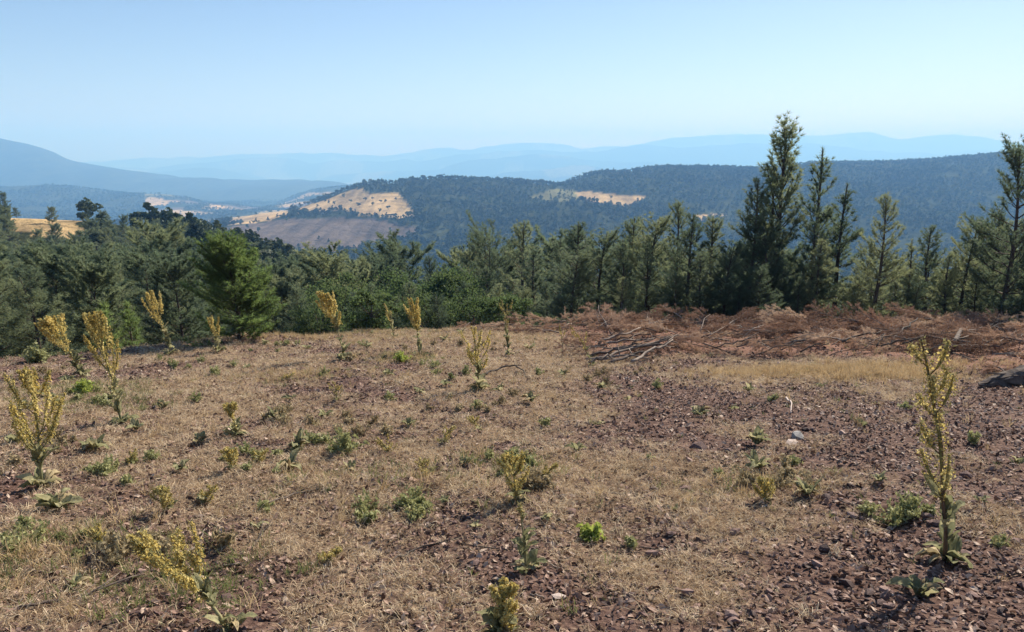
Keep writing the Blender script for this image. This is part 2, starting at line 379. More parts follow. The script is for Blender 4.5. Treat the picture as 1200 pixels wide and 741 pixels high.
# --- near ground sheet (the clearing)
def build_ground():
    xs = np.concatenate([np.arange(-36, -8, 0.3), np.arange(-8, 8, 0.075), np.arange(8, 36.01, 0.3)])
    ys = np.concatenate([np.arange(-10, 2, 0.5), np.arange(2, 9, 0.06), np.arange(9, 26.01, 0.14)])
    X, Y = np.meshgrid(xs, ys, indexing='ij')
    Z = H(X, Y)
    nx, ny = X.shape
    idx = np.arange(nx * ny).reshape(nx, ny)
    F = np.stack([idx[:-1, :-1], idx[1:, :-1], idx[1:, 1:], idx[:-1, 1:]], -1).reshape(-1, 4)
    V = np.stack([X, Y, Z], -1).reshape(-1, 3)
    me = new_mesh("ground", V, F, smooth=True)
    col = np.zeros((len(V), 4), np.float32); col[:, 3] = 1
    col[:, 0] = straw_mask(V[:, 0], V[:, 1]); col[:, 1] = brush_mask(V[:, 0], V[:, 1])
    at = me.attributes.new("cover", 'FLOAT_COLOR', 'POINT'); at.data.foreach_set("color", col.ravel())
    m, nt, p, out = nodes_of("clearing_soil")
    tc = N(nt, "ShaderNodeTexCoord"); av = N(nt, "ShaderNodeAttribute", attribute_name="cover")
    sep = N(nt, "ShaderNodeSeparateColor"); nt.links.new(av.outputs["Color"], sep.inputs[0])
    n1 = N(nt, "ShaderNodeTexNoise", Scale=22.0, Detail=8.0, Roughness=0.7); n2 = N(nt, "ShaderNodeTexNoise", Scale=1.4, Detail=5.0)
    n3 = N(nt, "ShaderNodeTexVoronoi", Scale=34.0)
    for n in (n1, n2, n3): nt.links.new(tc.outputs["Object"], n.inputs["Vector"])
    soil = ramp(nt, [(0.3, (0.045, 0.027, 0.022)), (0.5, (0.115, 0.068, 0.054)), (0.72, (0.23, 0.145, 0.115))])
    nt.links.new(n1.outputs["Fac"], soil.inputs["Fac"])
    straw = ramp(nt, [(0.3, (0.08, 0.052, 0.038)), (0.5, (0.24, 0.165, 0.11)), (0.72, (0.46, 0.345, 0.22))])
    nt.links.new(n1.outputs["Fac"], straw.inputs["Fac"])
    ad = N(nt, "ShaderNodeMath", operation='ADD'); sb = N(nt, "ShaderNodeMath", operation='MULTIPLY_ADD')
    sb.inputs[1].default_value = 1.3; sb.inputs[2].default_value = -0.65
    nt.links.new(n1.outputs["Fac"], sb.inputs[0]); nt.links.new(sb.outputs[0], ad.inputs[0]); nt.links.new(sep.outputs[0], ad.inputs[1])
    ad.use_clamp = True
    mx = N(nt, "ShaderNodeMix", data_type='RGBA'); nt.links.new(ad.outputs[0], mx.inputs[0])
    nt.links.new(soil.outputs[0], mx.inputs[6]); nt.links.new(straw.outputs[0], mx.inputs[7])
    red = ramp(nt, [(0.3, (0.12, 0.06, 0.042)), (0.7, (0.27, 0.15, 0.105))]); nt.links.new(n1.outputs["Fac"], red.inputs["Fac"])
    mx2 = N(nt, "ShaderNodeMix", data_type='RGBA'); nt.links.new(sep.outputs[1], mx2.inputs[0])
    nt.links.new(mx.outputs[2], mx2.inputs[6]); nt.links.new(red.outputs[0], mx2.inputs[7])
    nt.links.new(mx2.outputs[2], p.inputs["Base Color"])
    p.inputs["Roughness"].default_value = 0.95; p.inputs["Specular IOR Level"].default_value = 0.1
    b = N(nt, "ShaderNodeBump", Strength=0.9); b.inputs["Distance"].default_value = 0.03
    b2 = N(nt, "ShaderNodeBump", Strength=0.6); b2.inputs["Distance"].default_value = 0.02
    nt.links.new(n1.outputs["Fac"], b.inputs["Height"]); nt.links.new(n3.outputs["Distance"], b2.inputs["Height"])
    nt.links.new(b2.outputs["Normal"], b.inputs["Normal"]); nt.links.new(b.outputs["Normal"], p.inputs["Normal"])
    me.materials.append(m)
    tag(obj("ground", me), kind="structure")
def straw_mask(x, y):
    m = 0.17 + 2.2 * (fbm(x / 2.2, y / 2.8, 61, 4) - 0.46) + 1.3 * (fbm(x / 0.45, y / 0.55, 66, 3) - 0.5)
    m = m + 0.12 * sstep(1.0, -4.0, x - 0.10 * y) + 0.35 * sstep(14.5, 17.5, y) * sstep(4, 0, x)
    m = m - 0.5 * np.exp(-(((x + 0.3) / 1.9) ** 2 + ((y - 8.6) / 1.6) ** 2)) - 0.14 * sstep(0.4, 2.2, x - 0.1 * y) * sstep(13, 9, y)
    m = m + 0.6 * np.exp(-(((x - 5.6) / 2.0) ** 2 + ((y - 12.6) / 0.6) ** 2))
    return np.clip(m, 0, 1)
build_ground()

# --- land beyond the clearing
def inside(px, py, poly):
    c = np.zeros(px.shape, bool); n = len(poly); j = n - 1
    for i in range(n):
        xi, yi = poly[i]; xj, yj = poly[j]
        hit = ((yi > py) != (yj > py)) & (px < (xj - xi) * (py - yi) / (yj - yi + 1e-9) + xi)
        c ^= hit; j = i
    return c
GOLD = [[(340, 250), (356, 241), (385, 233), (405, 224), (425, 221), (433, 227), (466, 227), (481, 240), (486, 252), (470, 256), (440, 253), (420, 250), (400, 244), (385, 248), (362, 250)],
        [(262, 264), (280, 252), (312, 246), (345, 249), (322, 257), (290, 262)],
        [(672, 227), (692, 225), (757, 231), (737, 243), (712, 240), (690, 236)],
        [(806, 254), (836, 250), (850, 252), (820, 260)]]
BROWN = [[(262, 268), (330, 257), (400, 255), (440, 256), (492, 268), (482, 276), (440, 285), (400, 294), (370, 296), (330, 288), (285, 282)]]
OLIVE = [[(615, 233), (648, 222), (675, 224), (686, 236), (650, 238)]]
def land_of(x, y, z):
    """0 wood, 1 gold, 2 brown, 3 olive meadow"""
    px, py = project(x, y, z)
    wx = px + 7 * (fbm(x / 60, y / 60, 71, 3) - 0.5); wy = py + 4 * (fbm(x / 60, y / 60, 72, 3) - 0.5)
    L = np.zeros(px.shape, int)
    mid = (y > 700) & (y < 2200)
    for polys, v in ((BROWN, 2), (OLIVE, 3), (GOLD, 1)):
        for pl in polys: L = np.where(mid & inside(wx, wy, pl), v, L)
    cell = vnoise(np.floor(x / 120 + 1.6 * fbm(x / 160, y / 160, 73, 3)), np.floor(y / 210 + 1.6 * fbm(x / 160, y / 160, 74, 3)), 75)
    val = (y > 1750) & (y < 3800) & (px > 170) & (px < 430) & (py > 226)
    L = np.where(val & (cell > 0.66), 1, L); L = np.where(val & (cell > 0.5) & (cell <= 0.66), 2, L); L = np.where(val & (cell > 0.4) & (cell <= 0.5), 3, L)
    L = np.where((y > 178) & (y < 300) & (px < 60 + 60 * fbm(x / 20, y / 20, 77, 2)) & (fbm(x / 25, y / 25, 76, 2) > 0.40), 1, L)
    far = y > 3800
    c2 = fbm(x / 700, y / 1200, 78, 3)
    L = np.where(far & (y > 9000) & (c2 > 0.64), 3, L)
    return L
LAND_RGB = np.array([(0.050, 0.058, 0.030), (0.47, 0.34, 0.175), (0.14, 0.112, 0.092), (0.17, 0.165, 0.08)])
def build_terrain():
    Z = TZ - 0.35 * (1 - sstep(23, 27, TY))
    V = np.stack([TX, TY, Z], -1).reshape(-1, 3)
    idx = np.arange(NC * NR).reshape(NC, NR)
    F = np.stack([idx[:-1, :-1], idx[1:, :-1], idx[1:, 1:], idx[:-1, 1:]], -1).reshape(-1, 4)
    me = new_mesh("terrain", V, F, smooth=True)
    L = land_of(V[:, 0], V[:, 1], V[:, 2])
    col = np.ones((len(V), 4), np.float32); col[:, :3] = LAND_RGB[L]
    nearw = (1 - sstep(40, 110, V[:, 1]))[:, None]
    col[:, :3] = col[:, :3] * (1 - nearw) + np.array((0.10, 0.075, 0.05)) * nearw
    at = me.attributes.new("land", 'FLOAT_COLOR', 'POINT'); at.data.foreach_set("color", col.ravel())
    m, nt, p, out = nodes_of("hill_land")
    av = N(nt, "ShaderNodeAttribute", attribute_name="land"); tc = N(nt, "ShaderNodeTexCoord")
    n1 = N(nt, "ShaderNodeTexNoise", Scale=0.012, Detail=9.0, Roughness=0.7); n2 = N(nt, "ShaderNodeTexNoise", Scale=0.11, Detail=5.0)
    for n in (n1, n2): nt.links.new(tc.outputs["Object"], n.inputs["Vector"])
    r = ramp(nt, [(0.3, (0.55, 0.55, 0.55)), (0.7, (1.35, 1.35, 1.35))]); nt.links.new(n1.outputs["Fac"], r.inputs["Fac"])
    mx = N(nt, "ShaderNodeMix", data_type='RGBA', blend_type='MULTIPLY'); mx.inputs[0].default_value = 1
    nt.links.new(av.outputs["Color"], mx.inputs[6]); nt.links.new(r.outputs[0], mx.inputs[7])
    mp = N(nt, "ShaderNodeMapping"); mp.inputs["Rotation"].default_value = (0, 0, 0.6); mp.inputs["Scale"].default_value = (0.06, 0.004, 0.01)
    n3 = N(nt, "ShaderNodeTexNoise", Scale=1.0, Detail=4.0); nt.links.new(tc.outputs["Object"], mp.inputs["Vector"]); nt.links.new(mp.outputs[0], n3.inputs["Vector"])
    r3 = ramp(nt, [(0.35, (0.72, 0.72, 0.74)), (0.65, (1.28, 1.25, 1.2))]); nt.links.new(n3.outputs["Fac"], r3.inputs["Fac"])
    mx3 = N(nt, "ShaderNodeMix", data_type='RGBA', blend_type='MULTIPLY'); mx3.inputs[0].default_value = 1
    nt.links.new(mx.outputs[2], mx3.inputs[6]); nt.links.new(r3.outputs[0], mx3.inputs[7])
    nt.links.new(mx3.outputs[2], p.inputs["Base Color"])
    p.inputs["Roughness"].default_value = 1.0; p.inputs["Specular IOR Level"].default_value = 0.0
    b = N(nt, "ShaderNodeBump", Strength=0.7); b.inputs["Distance"].default_value = 25.0
    nt.links.new(n1.outputs["Fac"], b.inputs["Height"]); nt.links.new(b.outputs["Normal"], p.inputs["Normal"])
    me.materials.append(m)
    tag(obj("terrain", me), kind="structure")
build_terrain()

# ------------------------------------------------------------------ trees
def curve_branch(base, az, el, L, r, k=5, lift=0.5, wind=0.0):
    P = [np.array(base, float)]; e = el
    for i in range(k - 1):
        d = np.array([math.cos(az) * math.cos(e), math.sin(az) * math.cos(e), math.sin(e)]) + r.normal(0, 0.07, 3)
        d[0] += wind * (i + 1) / k
        P.append(P[-1] + unit(d) * L / (k - 1)); e = min(e + lift / (k - 1), 1.35)
    return np.array(P)
def along(P, s):
    s = np.clip(np.asarray(s, float), 0, 1) * (len(P) - 1); i = np.minimum(s.astype(int), len(P) - 2); f = (s - i)[:, None]
    return P[i] * (1 - f) + P[i + 1] * f, unit(P[i + 1] - P[i])
def pine_meshes(name, seed, h=6.0, base=0.10, spread=0.24, up=(0.15, 0.95), whorl=0.36, tuft_gap=0.11, nn=13, nl=0.15, nw=0.013,
                prof=0.75, wind=-0.05, fill=1.0, mat='needle', twig_gap=0.17, topw=0.10, spreadn=0.55, drop=0.0, sides=5):
    r = np.random.default_rng(seed)
    k = 9; zz = np.linspace(0, h, k)
    bend = r.normal(0, 0.02 * h, 2)
    tp = np.stack([bend[0] * np.sin(zz / h * 3.0) + wind * zz * (zz / h), bend[1] * np.sin(zz / h * 2.4), zz], 1)
    wood = MB(); fol_c, fol_d = [], []
    wood.add(*tube(np.vstack([[0, 0, -0.25], tp]), np.concatenate([[0.020 * h], np.linspace(0.015 * h, 0.0025 * h, k)]), 7))
    z = base * h
    while z < 0.95 * h:
        zr = z / h
        for b in range(int(r.integers(3, 6))):
            zb = z + r.uniform(-0.12, 0.12) * whorl
            pr = ((1 - zr) ** prof) * (1 - topw) + topw
            if zr < 0.22: pr *= 0.75 + zr
            L = spread * h * pr * r.uniform(0.55, 1.2)
            if r.random() < drop: continue
            el = up[0] + (up[1] - up[0]) * zr + r.normal(0, 0.14)
            P = curve_branch(along(tp, [zb / h])[0][0], r.uniform(0, 2 * np.pi), el, L, r, 5, 0.55, wind * 3)
            wood.add(*tube(P, np.linspace(0.0045 * h * (1 - zr * 0.6), 0.004, 5), 4))
            n = max(3, int(L / tuft_gap * fill)); s = r.uniform(0.28, 1.0, n); s[-1] = 1.0
            c, d = along(P, s); fol_c.append(c + r.normal(0, 0.015, c.shape)); fol_d.append(d)
            nt_ = int(L / twig_gap)
            for q in range(nt_):
                s0 = r.uniform(0.22, 0.95); c0, d0 = along(P, [s0]); d0 = d0[0]
                side = unit(np.cross(d0, [0, 0, 1])) * r.choice([-1, 1])
                dt = unit(d0 * 0.75 + side * r.uniform(0.5, 1.0) + np.array([0, 0, r.uniform(0.0, 0.45)]))
                lt = min(0.6, (0.45 * L * (1.08 - s0) + 0.10)) * r.uniform(0.7, 1.2)
                m_ = max(2, int(lt / tuft_gap * fill * 1.2)); ss = np.linspace(0.25, 1, m_)[:, None]
                fol_c.append(c0 + dt * lt * ss + np.array([0, 0, 1]) * 0.12 * lt * ss ** 2); fol_d.append(np.repeat(dt[None] + [[0, 0, 0.15]], m_, 0))
                if sides > 3: wood.add(*tube(np.array([c0[0], c0[0] + dt * lt * 0.95]), [0.005, 0.003], 3))
        z += whorl * r.uniform(0.8, 1.2) * (1.0 - 0.35 * zr)
    s = np.linspace(0.86, 1, int(0.14 * h / tuft_gap) + 3); c, d = along(tp, s); fol_c.append(c); fol_d.append(d)
    C = np.concatenate(fol_c); D = np.concatenate(fol_d)
    V, F = needles(C, D, nn, nl, spreadn, nw, r)
    crown = new_mesh(name + "_crown", V, F, [M[mat]])
    return wood.mesh(name + "_trunk", [M['bark']], smooth=True), crown, h
def broad_meshes(name, seed, h=4.0, rx=0.42, clumps=60, per=190, size=0.075, mat='leaf', base=0.1):
    r = np.random.default_rng(seed)
    wood = MB(); tip = []
    wood.add(*tube([[0, 0, -0.2], [0.02, 0, 0.1 * h], [0.05, 0.03, 0.35 * h], [0.0, 0.05, 0.62 * h]], [0.03 * h, 0.024 * h, 0.016 * h, 0.008 * h], 7))
    C = []
    for i in range(clumps):
        u = unit(r.normal(size=3)); u[2] = u[2] * 0.9; rad = r.uniform(0.45, 1.0) ** 0.6
        c = np.array([u[0] * rx * h * rad, u[1] * rx * h * rad, h * (base + (1 - base) * 0.52) + u[2] * (1 - base) * 0.46 * h * rad])
        wood.add(*tube([[0.02, 0.02, 0.25 * h + 0.2 * h * r.random()], c * 0.6 + np.array([0, 0, 0.1 * h]), c], [0.008 * h, 0.004 * h, 0.002 * h], 4))
        cr = r.uniform(0.07, 0.15) * h
        C.append(c + unit(r.normal(size=(per, 3))) * (cr * r.uniform(0.2, 1.1, (per, 1))) * [1.15, 1.15, 0.8])
    V, F = leaf_quads(np.concatenate(C), size, r)
    return wood.mesh(name + "_trunk", [M['bark']], True), new_mesh(name + "_crown", V, F, [M[mat]]), h

PINES = [pine_meshes("pine", 100 + i, **kw) for i, kw in enumerate([
    dict(spread=0.27, prof=0.50, topw=0.16, wind=-0.02, drop=0.24, up=(0.2, 1.15), nn=15, nw=0.016),                 # 0 tall, airy
    dict(spread=0.30, prof=0.8, wind=-0.03, nn=14, nw=0.014, base=0.04),                                 # 1 cone
    dict(spread=0.27, prof=0.7, wind=0.02, drop=0.05, nn=14, nw=0.014, base=0.05),                       # 2
    dict(spread=0.34, prof=0.55, base=0.03, topw=0.22, up=(0.1, 0.9), nn=14, nw=0.014),                  # 3 broad young
    dict(spread=0.34, prof=0.42, base=0.16, topw=0.40, up=(0.0, 0.7), drop=0.05, nn=14, nl=0.19, nw=0.026),   # 4 older rounded
    dict(spread=0.22, prof=0.75, wind=0.015, drop=0.15, up=(0.1, 1.0), nn=15, nw=0.016),                 # 5 thin
    dict(spread=0.40, prof=0.40, base=0.10, topw=0.35, up=(0.05, 0.8), drop=0.05, nn=14, nl=0.20, nw=0.028),  # 6 wide rounded
])]
BUSHY = pine_meshes("bushy_pine", 77, h=2.5, base=0.0, spread=0.50, up=(0.34, 1.2), whorl=0.10, tuft_gap=0.085, nn=15, nl=0.12, nw=0.010,
                    prof=0.45, wind=-0.06, mat='needle_fresh', twig_gap=0.10, topw=0.18, spreadn=0.38)
SAPLING = pine_meshes("sapling", 78, h=1.6, base=0.03, spread=0.28, up=(0.6, 1.2), whorl=0.16, tuft_gap=0.09, nn=14, nl=0.13, nw=0.010,
                      prof=0.7, wind=-0.04, mat='needle_fresh', twig_gap=0.14, spreadn=0.4)
UMBRELLA = pine_meshes("umbrella_pine", 79, h=6.0, base=0.52, spread=0.36, up=(0.05, 0.6), whorl=0.30, prof=0.35, wind=-0.02, topw=0.35)
BROADS = [broad_meshes("oak", 200 + i, h=4.0, rx=0.34 + 0.05 * i) for i in range(3)]
SHRUB = broad_meshes("shrub", 210, h=1.6, rx=0.55, clumps=30, per=120, size=0.07, base=0.0)

def plant_tree(kind, proto, x, y, h, rot, label, group=None, cat="tree", name="pine_tree", lean=(0, 0), wide=1.0):
    tr, cr, ph = proto
    z = Hs(x, y) - 0.03; s = h / ph
    e = empty(name, (x, y, z), (lean[0], lean[1], rot), (s * wide, s * wide, s))
    obj("trunk", tr, e); obj("crown", cr, e)
    return tag(e, label, cat, group)
def tree_px(proto, px, top, y, label, group=None, rot=None, cat="tree", name="pine_tree", lean=(0, 0), wide=1.0):
    t = t_of(top); x = a_of(px, t) * y
    h = (EYE + t * y - Hs(x, y)) * (0.965 if 'pine' in name else 1.0)
    return plant_tree(None, proto, x, y, h, random.uniform(0, 6.28) if rot is None else rot, label, group, cat, name, lean, wide)

# single trees that stand out
tree_px(PINES[0], 926, 140, 26.0, "tallest dark pine, its open crown rising well above the row behind the brushwood", rot=1.0, wide=1.15)
tree_px(PINES[5], 908, 186, 26.6, "pine leaning close beside the tallest pine, its tip just below it", rot=3.4, wide=1.25)
tree_px(PINES[5], 958, 166, 27.0, "second tallest pine with a plumed tip beside the tallest one", rot=5.0, wide=1.2)
tree_px(PINES[3], 1198, 160, 22.5, "broad tall pine standing at the end of the row past the forked dead limb", rot=0.4, wide=1.05)
tree_px(PINES[1], 879, 203, 25.0, "dense pine pressed close against the tallest pine on its taller-shrub side", rot=2.2, wide=1.15)
tree_px(PINES[5], 993, 209, 26.0, "slim pine with a narrow open top next to the tallest pine", rot=0.2, wide=1.25)
tree_px(PINES[2], 1034, 221, 23.0, "pine with a pointed tip and a clear thin dark trunk", rot=4.0, wide=1.15)
tree_px(PINES[2], 788, 230, 26.0, "slender pine with a pointed tip and visible trunk at the middle of the row", rot=5.1, wide=1.1)
tree_px(UMBRELLA, 571, 264, 44.0, "very dark pine with a flat spreading crown and bare trunk", rot=2.0, wide=1.0)
tree_px(BUSHY, 272, 287, 16.8, "bushy bright green young pine standing alone on the clearing's edge", rot=0.6, wide=1.5)
SHAPE = {0: 'airy', 1: 'cone-shaped', 2: 'narrow pointed', 3: 'broad low-branched', 4: 'round-headed', 5: 'thin', 6: 'wide bushy'}
for px, top, y, k in [(811, 254, 24, 1), (841, 256, 25, 2), (768, 258, 27, 3), (1070, 284, 24, 5), (1102, 268, 25, 1), (1138, 264, 24, 3), (1165, 252, 25, 2),
                      (742, 258, 28, 2), (687, 263, 31, 1), (708, 276, 28, 3), (654, 284, 33, 2), (612, 262, 38, 2), (725, 284, 26, 1), (855, 290, 23, 3),
                      (905, 268, 24.5, 3), (950, 262, 25.5, 2), (968, 285, 24, 1), (1015, 292, 24.5, 3), (1052, 305, 25.5, 3), (895, 318, 22.6, 3), (1120, 300, 23, 2),
                      (1180, 262, 27, 1), (1085, 300, 27, 1), (670, 300, 27, 3), (635, 296, 35, 1), (755, 290, 25, 1), (825, 300, 23.2, 2), (1215, 230, 25, 1), (1240, 250, 23, 3), (1290, 240, 24, 1), (1335, 255, 22, 3), (1380, 235, 24, 2), (1430, 250, 23, 3), (1310, 290, 26, 3), (1265, 285, 27, 1), (1400, 285, 27, 6),
                      (1010, 330, 23, 3), (940, 330, 23.2, 1), (870, 335, 22.8, 2), (790, 325, 23.4, 3), (735, 330, 24, 1), (1150, 325, 22.6, 1), (1075, 335, 23, 3)]:
    tree_px(PINES[k], px, top - 8, y, SHAPE[k] + " young pine in the close row behind the brushwood", SHAPE[k] + " pines in the row behind the brushwood", wide=random.uniform(1.2, 1.55))
# leafy trees and dark pines in the dip at the middle
MIDG = "leafy trees in the dip beyond the clearing"
for px, top, y, k in [(529, 308, 36, 0), (462, 312, 38, 1), (400, 318, 36, 2), (500, 338, 30, 1), (594, 342, 28, 0), (555, 336, 31, 2), (375, 340, 29, 1), (430, 346, 27, 0)]:
    tree_px(BROADS[k], px, top, y, "rounded leafy green tree in the dip beyond the clearing", MIDG, name="leafy_tree")
MPG = "pines in the dip beyond the leafy trees"
for px, top, y, k in [(479, 275, 55, 4), (504, 286, 52, 2), (540, 284, 50, 4), (595, 280, 48, 4), (630, 272, 46, 2), (450, 288, 60, 4), (425, 296, 62, 4), (665, 280, 44, 1), (700, 282, 40, 4),
                      (395, 296, 66, 4), (525, 296, 46, 1), (570, 300, 42, 2), (370, 300, 60, 4), (350, 296, 70, 4), (740, 275, 42, 4), (780, 280, 40, 4), (840, 275, 40, 2), (880, 280, 38, 4), (437, 320, 33, 2), (485, 318, 35, 1), (548, 318, 34, 2), (582, 320, 32, 1), (345, 322, 33, 3), (415, 330, 30, 1), (610, 326, 30, 3), (640, 318, 30, 1),
                      (515, 335, 29, 3), (460, 338, 29, 3), (390, 310, 45, 6), (420, 308, 48, 6), (330, 305, 55, 6), (450, 304, 50, 6), (555, 296, 55, 6), (655, 275, 52, 6), (720, 290, 34, 3), (800, 300, 36, 6), (860, 296, 34, 6), (985, 318, 30, 3), (1060, 316, 30, 6), (1110, 310, 32, 6), (1160, 296, 33, 6), (920, 290, 33, 6), (1200, 285, 33, 6)]:
    tree_px(PINES[k], px, top + 9, y, SHAPE[k] + " dark pine rising behind the leafy trees in the dip", SHAPE[k] + " " + MPG, wide=random.uniform(1.1, 1.35))
# shrubs at the edge
SHG = "shrubs along the clearing's edge"
for px, py, hh in [(430, 388, 1.1), (340, 385, 0.9), (520, 385, 0.8), (600, 384, 0.9), (640, 380, 1.2), (545, 383, 0.6), (465, 384, 0.7), (398, 384, 0.8), (370, 382, 0.8), (760, 376, 1.0), (690, 374, 0.9)]:
    g = ground_at(px, py)
    plant_tree(None, SHRUB, g[0], g[1] + 0.8, hh * 1.15, random.uniform(0, 6), "low green shrub growing along the clearing's edge", SHG, "shrub", "shrub", wide=random.uniform(0.9, 1.3))
for px, top, y in [(118, 353, 19.0), (150, 352, 19.6)]:
    tree_px(SAPLING, px, top, y, "small bright green pine sapling in front of the dark pines", "pair of pine saplings", name="pine_sapling", wide=1.15)
tree_px(PINES[3], 30, 318, 20.5, "rounded pine with drooping branches beside the greenest patch of grass", rot=1.0, wide=1.5)
tree_px(PINES[3], -25, 300, 20.5, "large pine overhanging the grass edge behind the rounded pine", rot=3.0, wide=1.5)
tree_px(PINES[4], 172, 268, 48, "large pine with a wide crown in the middle of the near wood", rot=3.0, wide=1.25)
tree_px(PINES[4], 2, 226, 205, "lone dark pine on the golden rise, taller than its neighbours", rot=2.0)
# wood on the left spur
WG = "pines of the wood on the spur"
WL = "dark pine in the dense wood covering the spur"
cnt = 0; spots = []
r_ = np.random.default_rng(5)
tries = 0
while cnt < 270 and tries < 20000:
    tries += 1
    y = math.exp(r_.uniform(math.log(23), math.log(225))); px = r_.uniform(-60, 440)
    if y < 40 and px > 215: continue
    x = (px - 600) / FPX * y * 1.02
    gap = 1.5 + y * 0.011
    if any((x - a) ** 2 + (y - b) ** 2 < gap * gap for a, b in spots): continue
    if y > 178 and px < 130 and r_.random() < 0.5: continue
    g = Hs(x, y)
    h = r_.uniform(4.6, 6.6)
    if y < 40: h *= 0.9
    p_, q_ = project(x, y, g + h)
    lim = np.interp(px, [-60, 0, 100, 200, 300, 440], [240, 243, 245, 258, 285, 300])
    if y < 100: lim = max(lim, np.interp(y, [20, 40, 70, 100], [318, 292, 275, 262]))
    if 222 < px < 322 and y < 40: lim = max(lim, 300)
    if q_ < lim:
        h -= (lim - q_) / FPX * y * 1.02
        if h < 2.6: continue
    spots.append((x, y)); cnt += 1
    k = int(r_.choice([1, 2, 3, 4, 6, 6] if y < 70 else [4, 6, 6, 4, 3]))
    plant_tree(None, PINES[k], x, y, h, r_.uniform(0, 6.28), SHAPE[k] + (" pine in the near part of the dense wood" if y < 70 else " pine on the far rise of the dense wood"), SHAPE[k] + (" pines in the near wood" if y < 70 else " pines on the far rise"), wide=r_.uniform(1.1, 1.45))

# ------------------------------------------------------------------ instanced stuff
def scatter(name, protos, P, rot, scl, idx, label=None):
    """one object whose points carry instances of the given meshes"""
    coll = bpy.data.collections.new(name + "_source")
    for i, me in enumerate(protos):
        o = bpy.data.objects.new("%s_source_%02d" % (name, i), me); coll.objects.link(o)
    me = bpy.data.meshes.new(name); n = len(P)
    me.vertices.add(n); me.vertices.foreach_set("co", np.asarray(P, np.float32).ravel())
    a = me.attributes.new("rot", 'FLOAT_VECTOR', 'POINT'); a.data.foreach_set("vector", np.asarray(rot, np.float32).ravel())
    a = me.attributes.new("scl", 'FLOAT_VECTOR', 'POINT'); a.data.foreach_set("vector", np.asarray(scl, np.float32).ravel())
    a = me.attributes.new("pick", 'INT', 'POINT'); a.data.foreach_set("value", np.asarray(idx, np.int32))
    o = obj(name, me)
    ng = bpy.data.node_groups.new(name + "_nodes", 'GeometryNodeTree')
    ng.interface.new_socket("Geometry", in_out='INPUT', socket_type='NodeSocketGeometry')
    ng.interface.new_socket("Geometry", in_out='OUTPUT', socket_type='NodeSocketGeometry')
    gi = ng.nodes.new("NodeGroupInput"); go = ng.nodes.new("NodeGroupOutput")
    ip = ng.nodes.new("GeometryNodeInstanceOnPoints"); ci = ng.nodes.new("GeometryNodeCollectionInfo")
    ci.inputs["Collection"].default_value = coll; ci.inputs["Separate Children"].default_value = True; ci.inputs["Reset Children"].default_value = True
    def attr(nm, ty):
        q = ng.nodes.new("GeometryNodeInputNamedAttribute"); q.data_type = ty; q.inputs["Name"].default_value = nm
        return q.outputs["Attribute"]
    ip.inputs["Pick Instance"].default_value = True
    L = ng.links
    L.new(gi.outputs[0], ip.inputs["Points"]); L.new(ci.outputs[0], ip.inputs["Instance"])
    L.new(attr("pick", 'INT'), ip.inputs["Instance Index"])
    er = ng.nodes.new("FunctionNodeEulerToRotation"); L.new(attr("rot", 'FLOAT_VECTOR'), er.inputs[0]); L.new(er.outputs[0], ip.inputs["Rotation"])
    L.new(attr("scl", 'FLOAT_VECTOR'), ip.inputs["Scale"]); L.new(ip.outputs[0], go.inputs[0])
    md = o.modifiers.new("scatter", 'NODES'); md.node_group = ng
    tag(o, label, None, None, "stuff")
    return o

# far woods: mass of trees on the hills
def far_blob(seed, pine=False):
    r = np.random.default_rng(seed); mb = MB()
    h = 8.0; R = 3.6 if not pine else 2.8
    mb.add(*tube([[0, 0, -0.6], [0, 0, 4.0]], [0.22, 0.12], 4), 1)
    cl = []
    for i in range(9 if not pine else 12):
        if pine:
            zc = r.uniform(1.6, 7.2); rr = R * (1 - zc / 9.0) * r.uniform(0.2, 1.0); cs = 1.3 * (1.1 - zc / 9.0)
        else:
            zc = r.uniform(2.2, 6.4); rr = R * 0.75 * r.uniform(0, 1) ** 0.5 * math.sqrt(max(0.15, 1 - ((zc - 4.2) / 3.4) ** 2)); cs = r.uniform(1.0, 1.7)
        an = r.uniform(0, 6.28); c = np.array([math.cos(an) * rr, math.sin(an) * rr, zc])
        n = 34
        cl.append(c + unit(r.normal(size=(n, 3))) * cs * r.uniform(0.5, 1.05, (n, 1)) * [1.1, 1.1, 0.75])
    V, F = leaf_quads(np.concatenate(cl), 0.85, r, 0.3, 1.3)
    mb.add(V, F, 0)
    return mb.mesh("far_tree_%d" % seed, [M['far_leaf'], M['bark']])
FAR = [far_blob(300 + i, i >= 3) for i in range(5)]
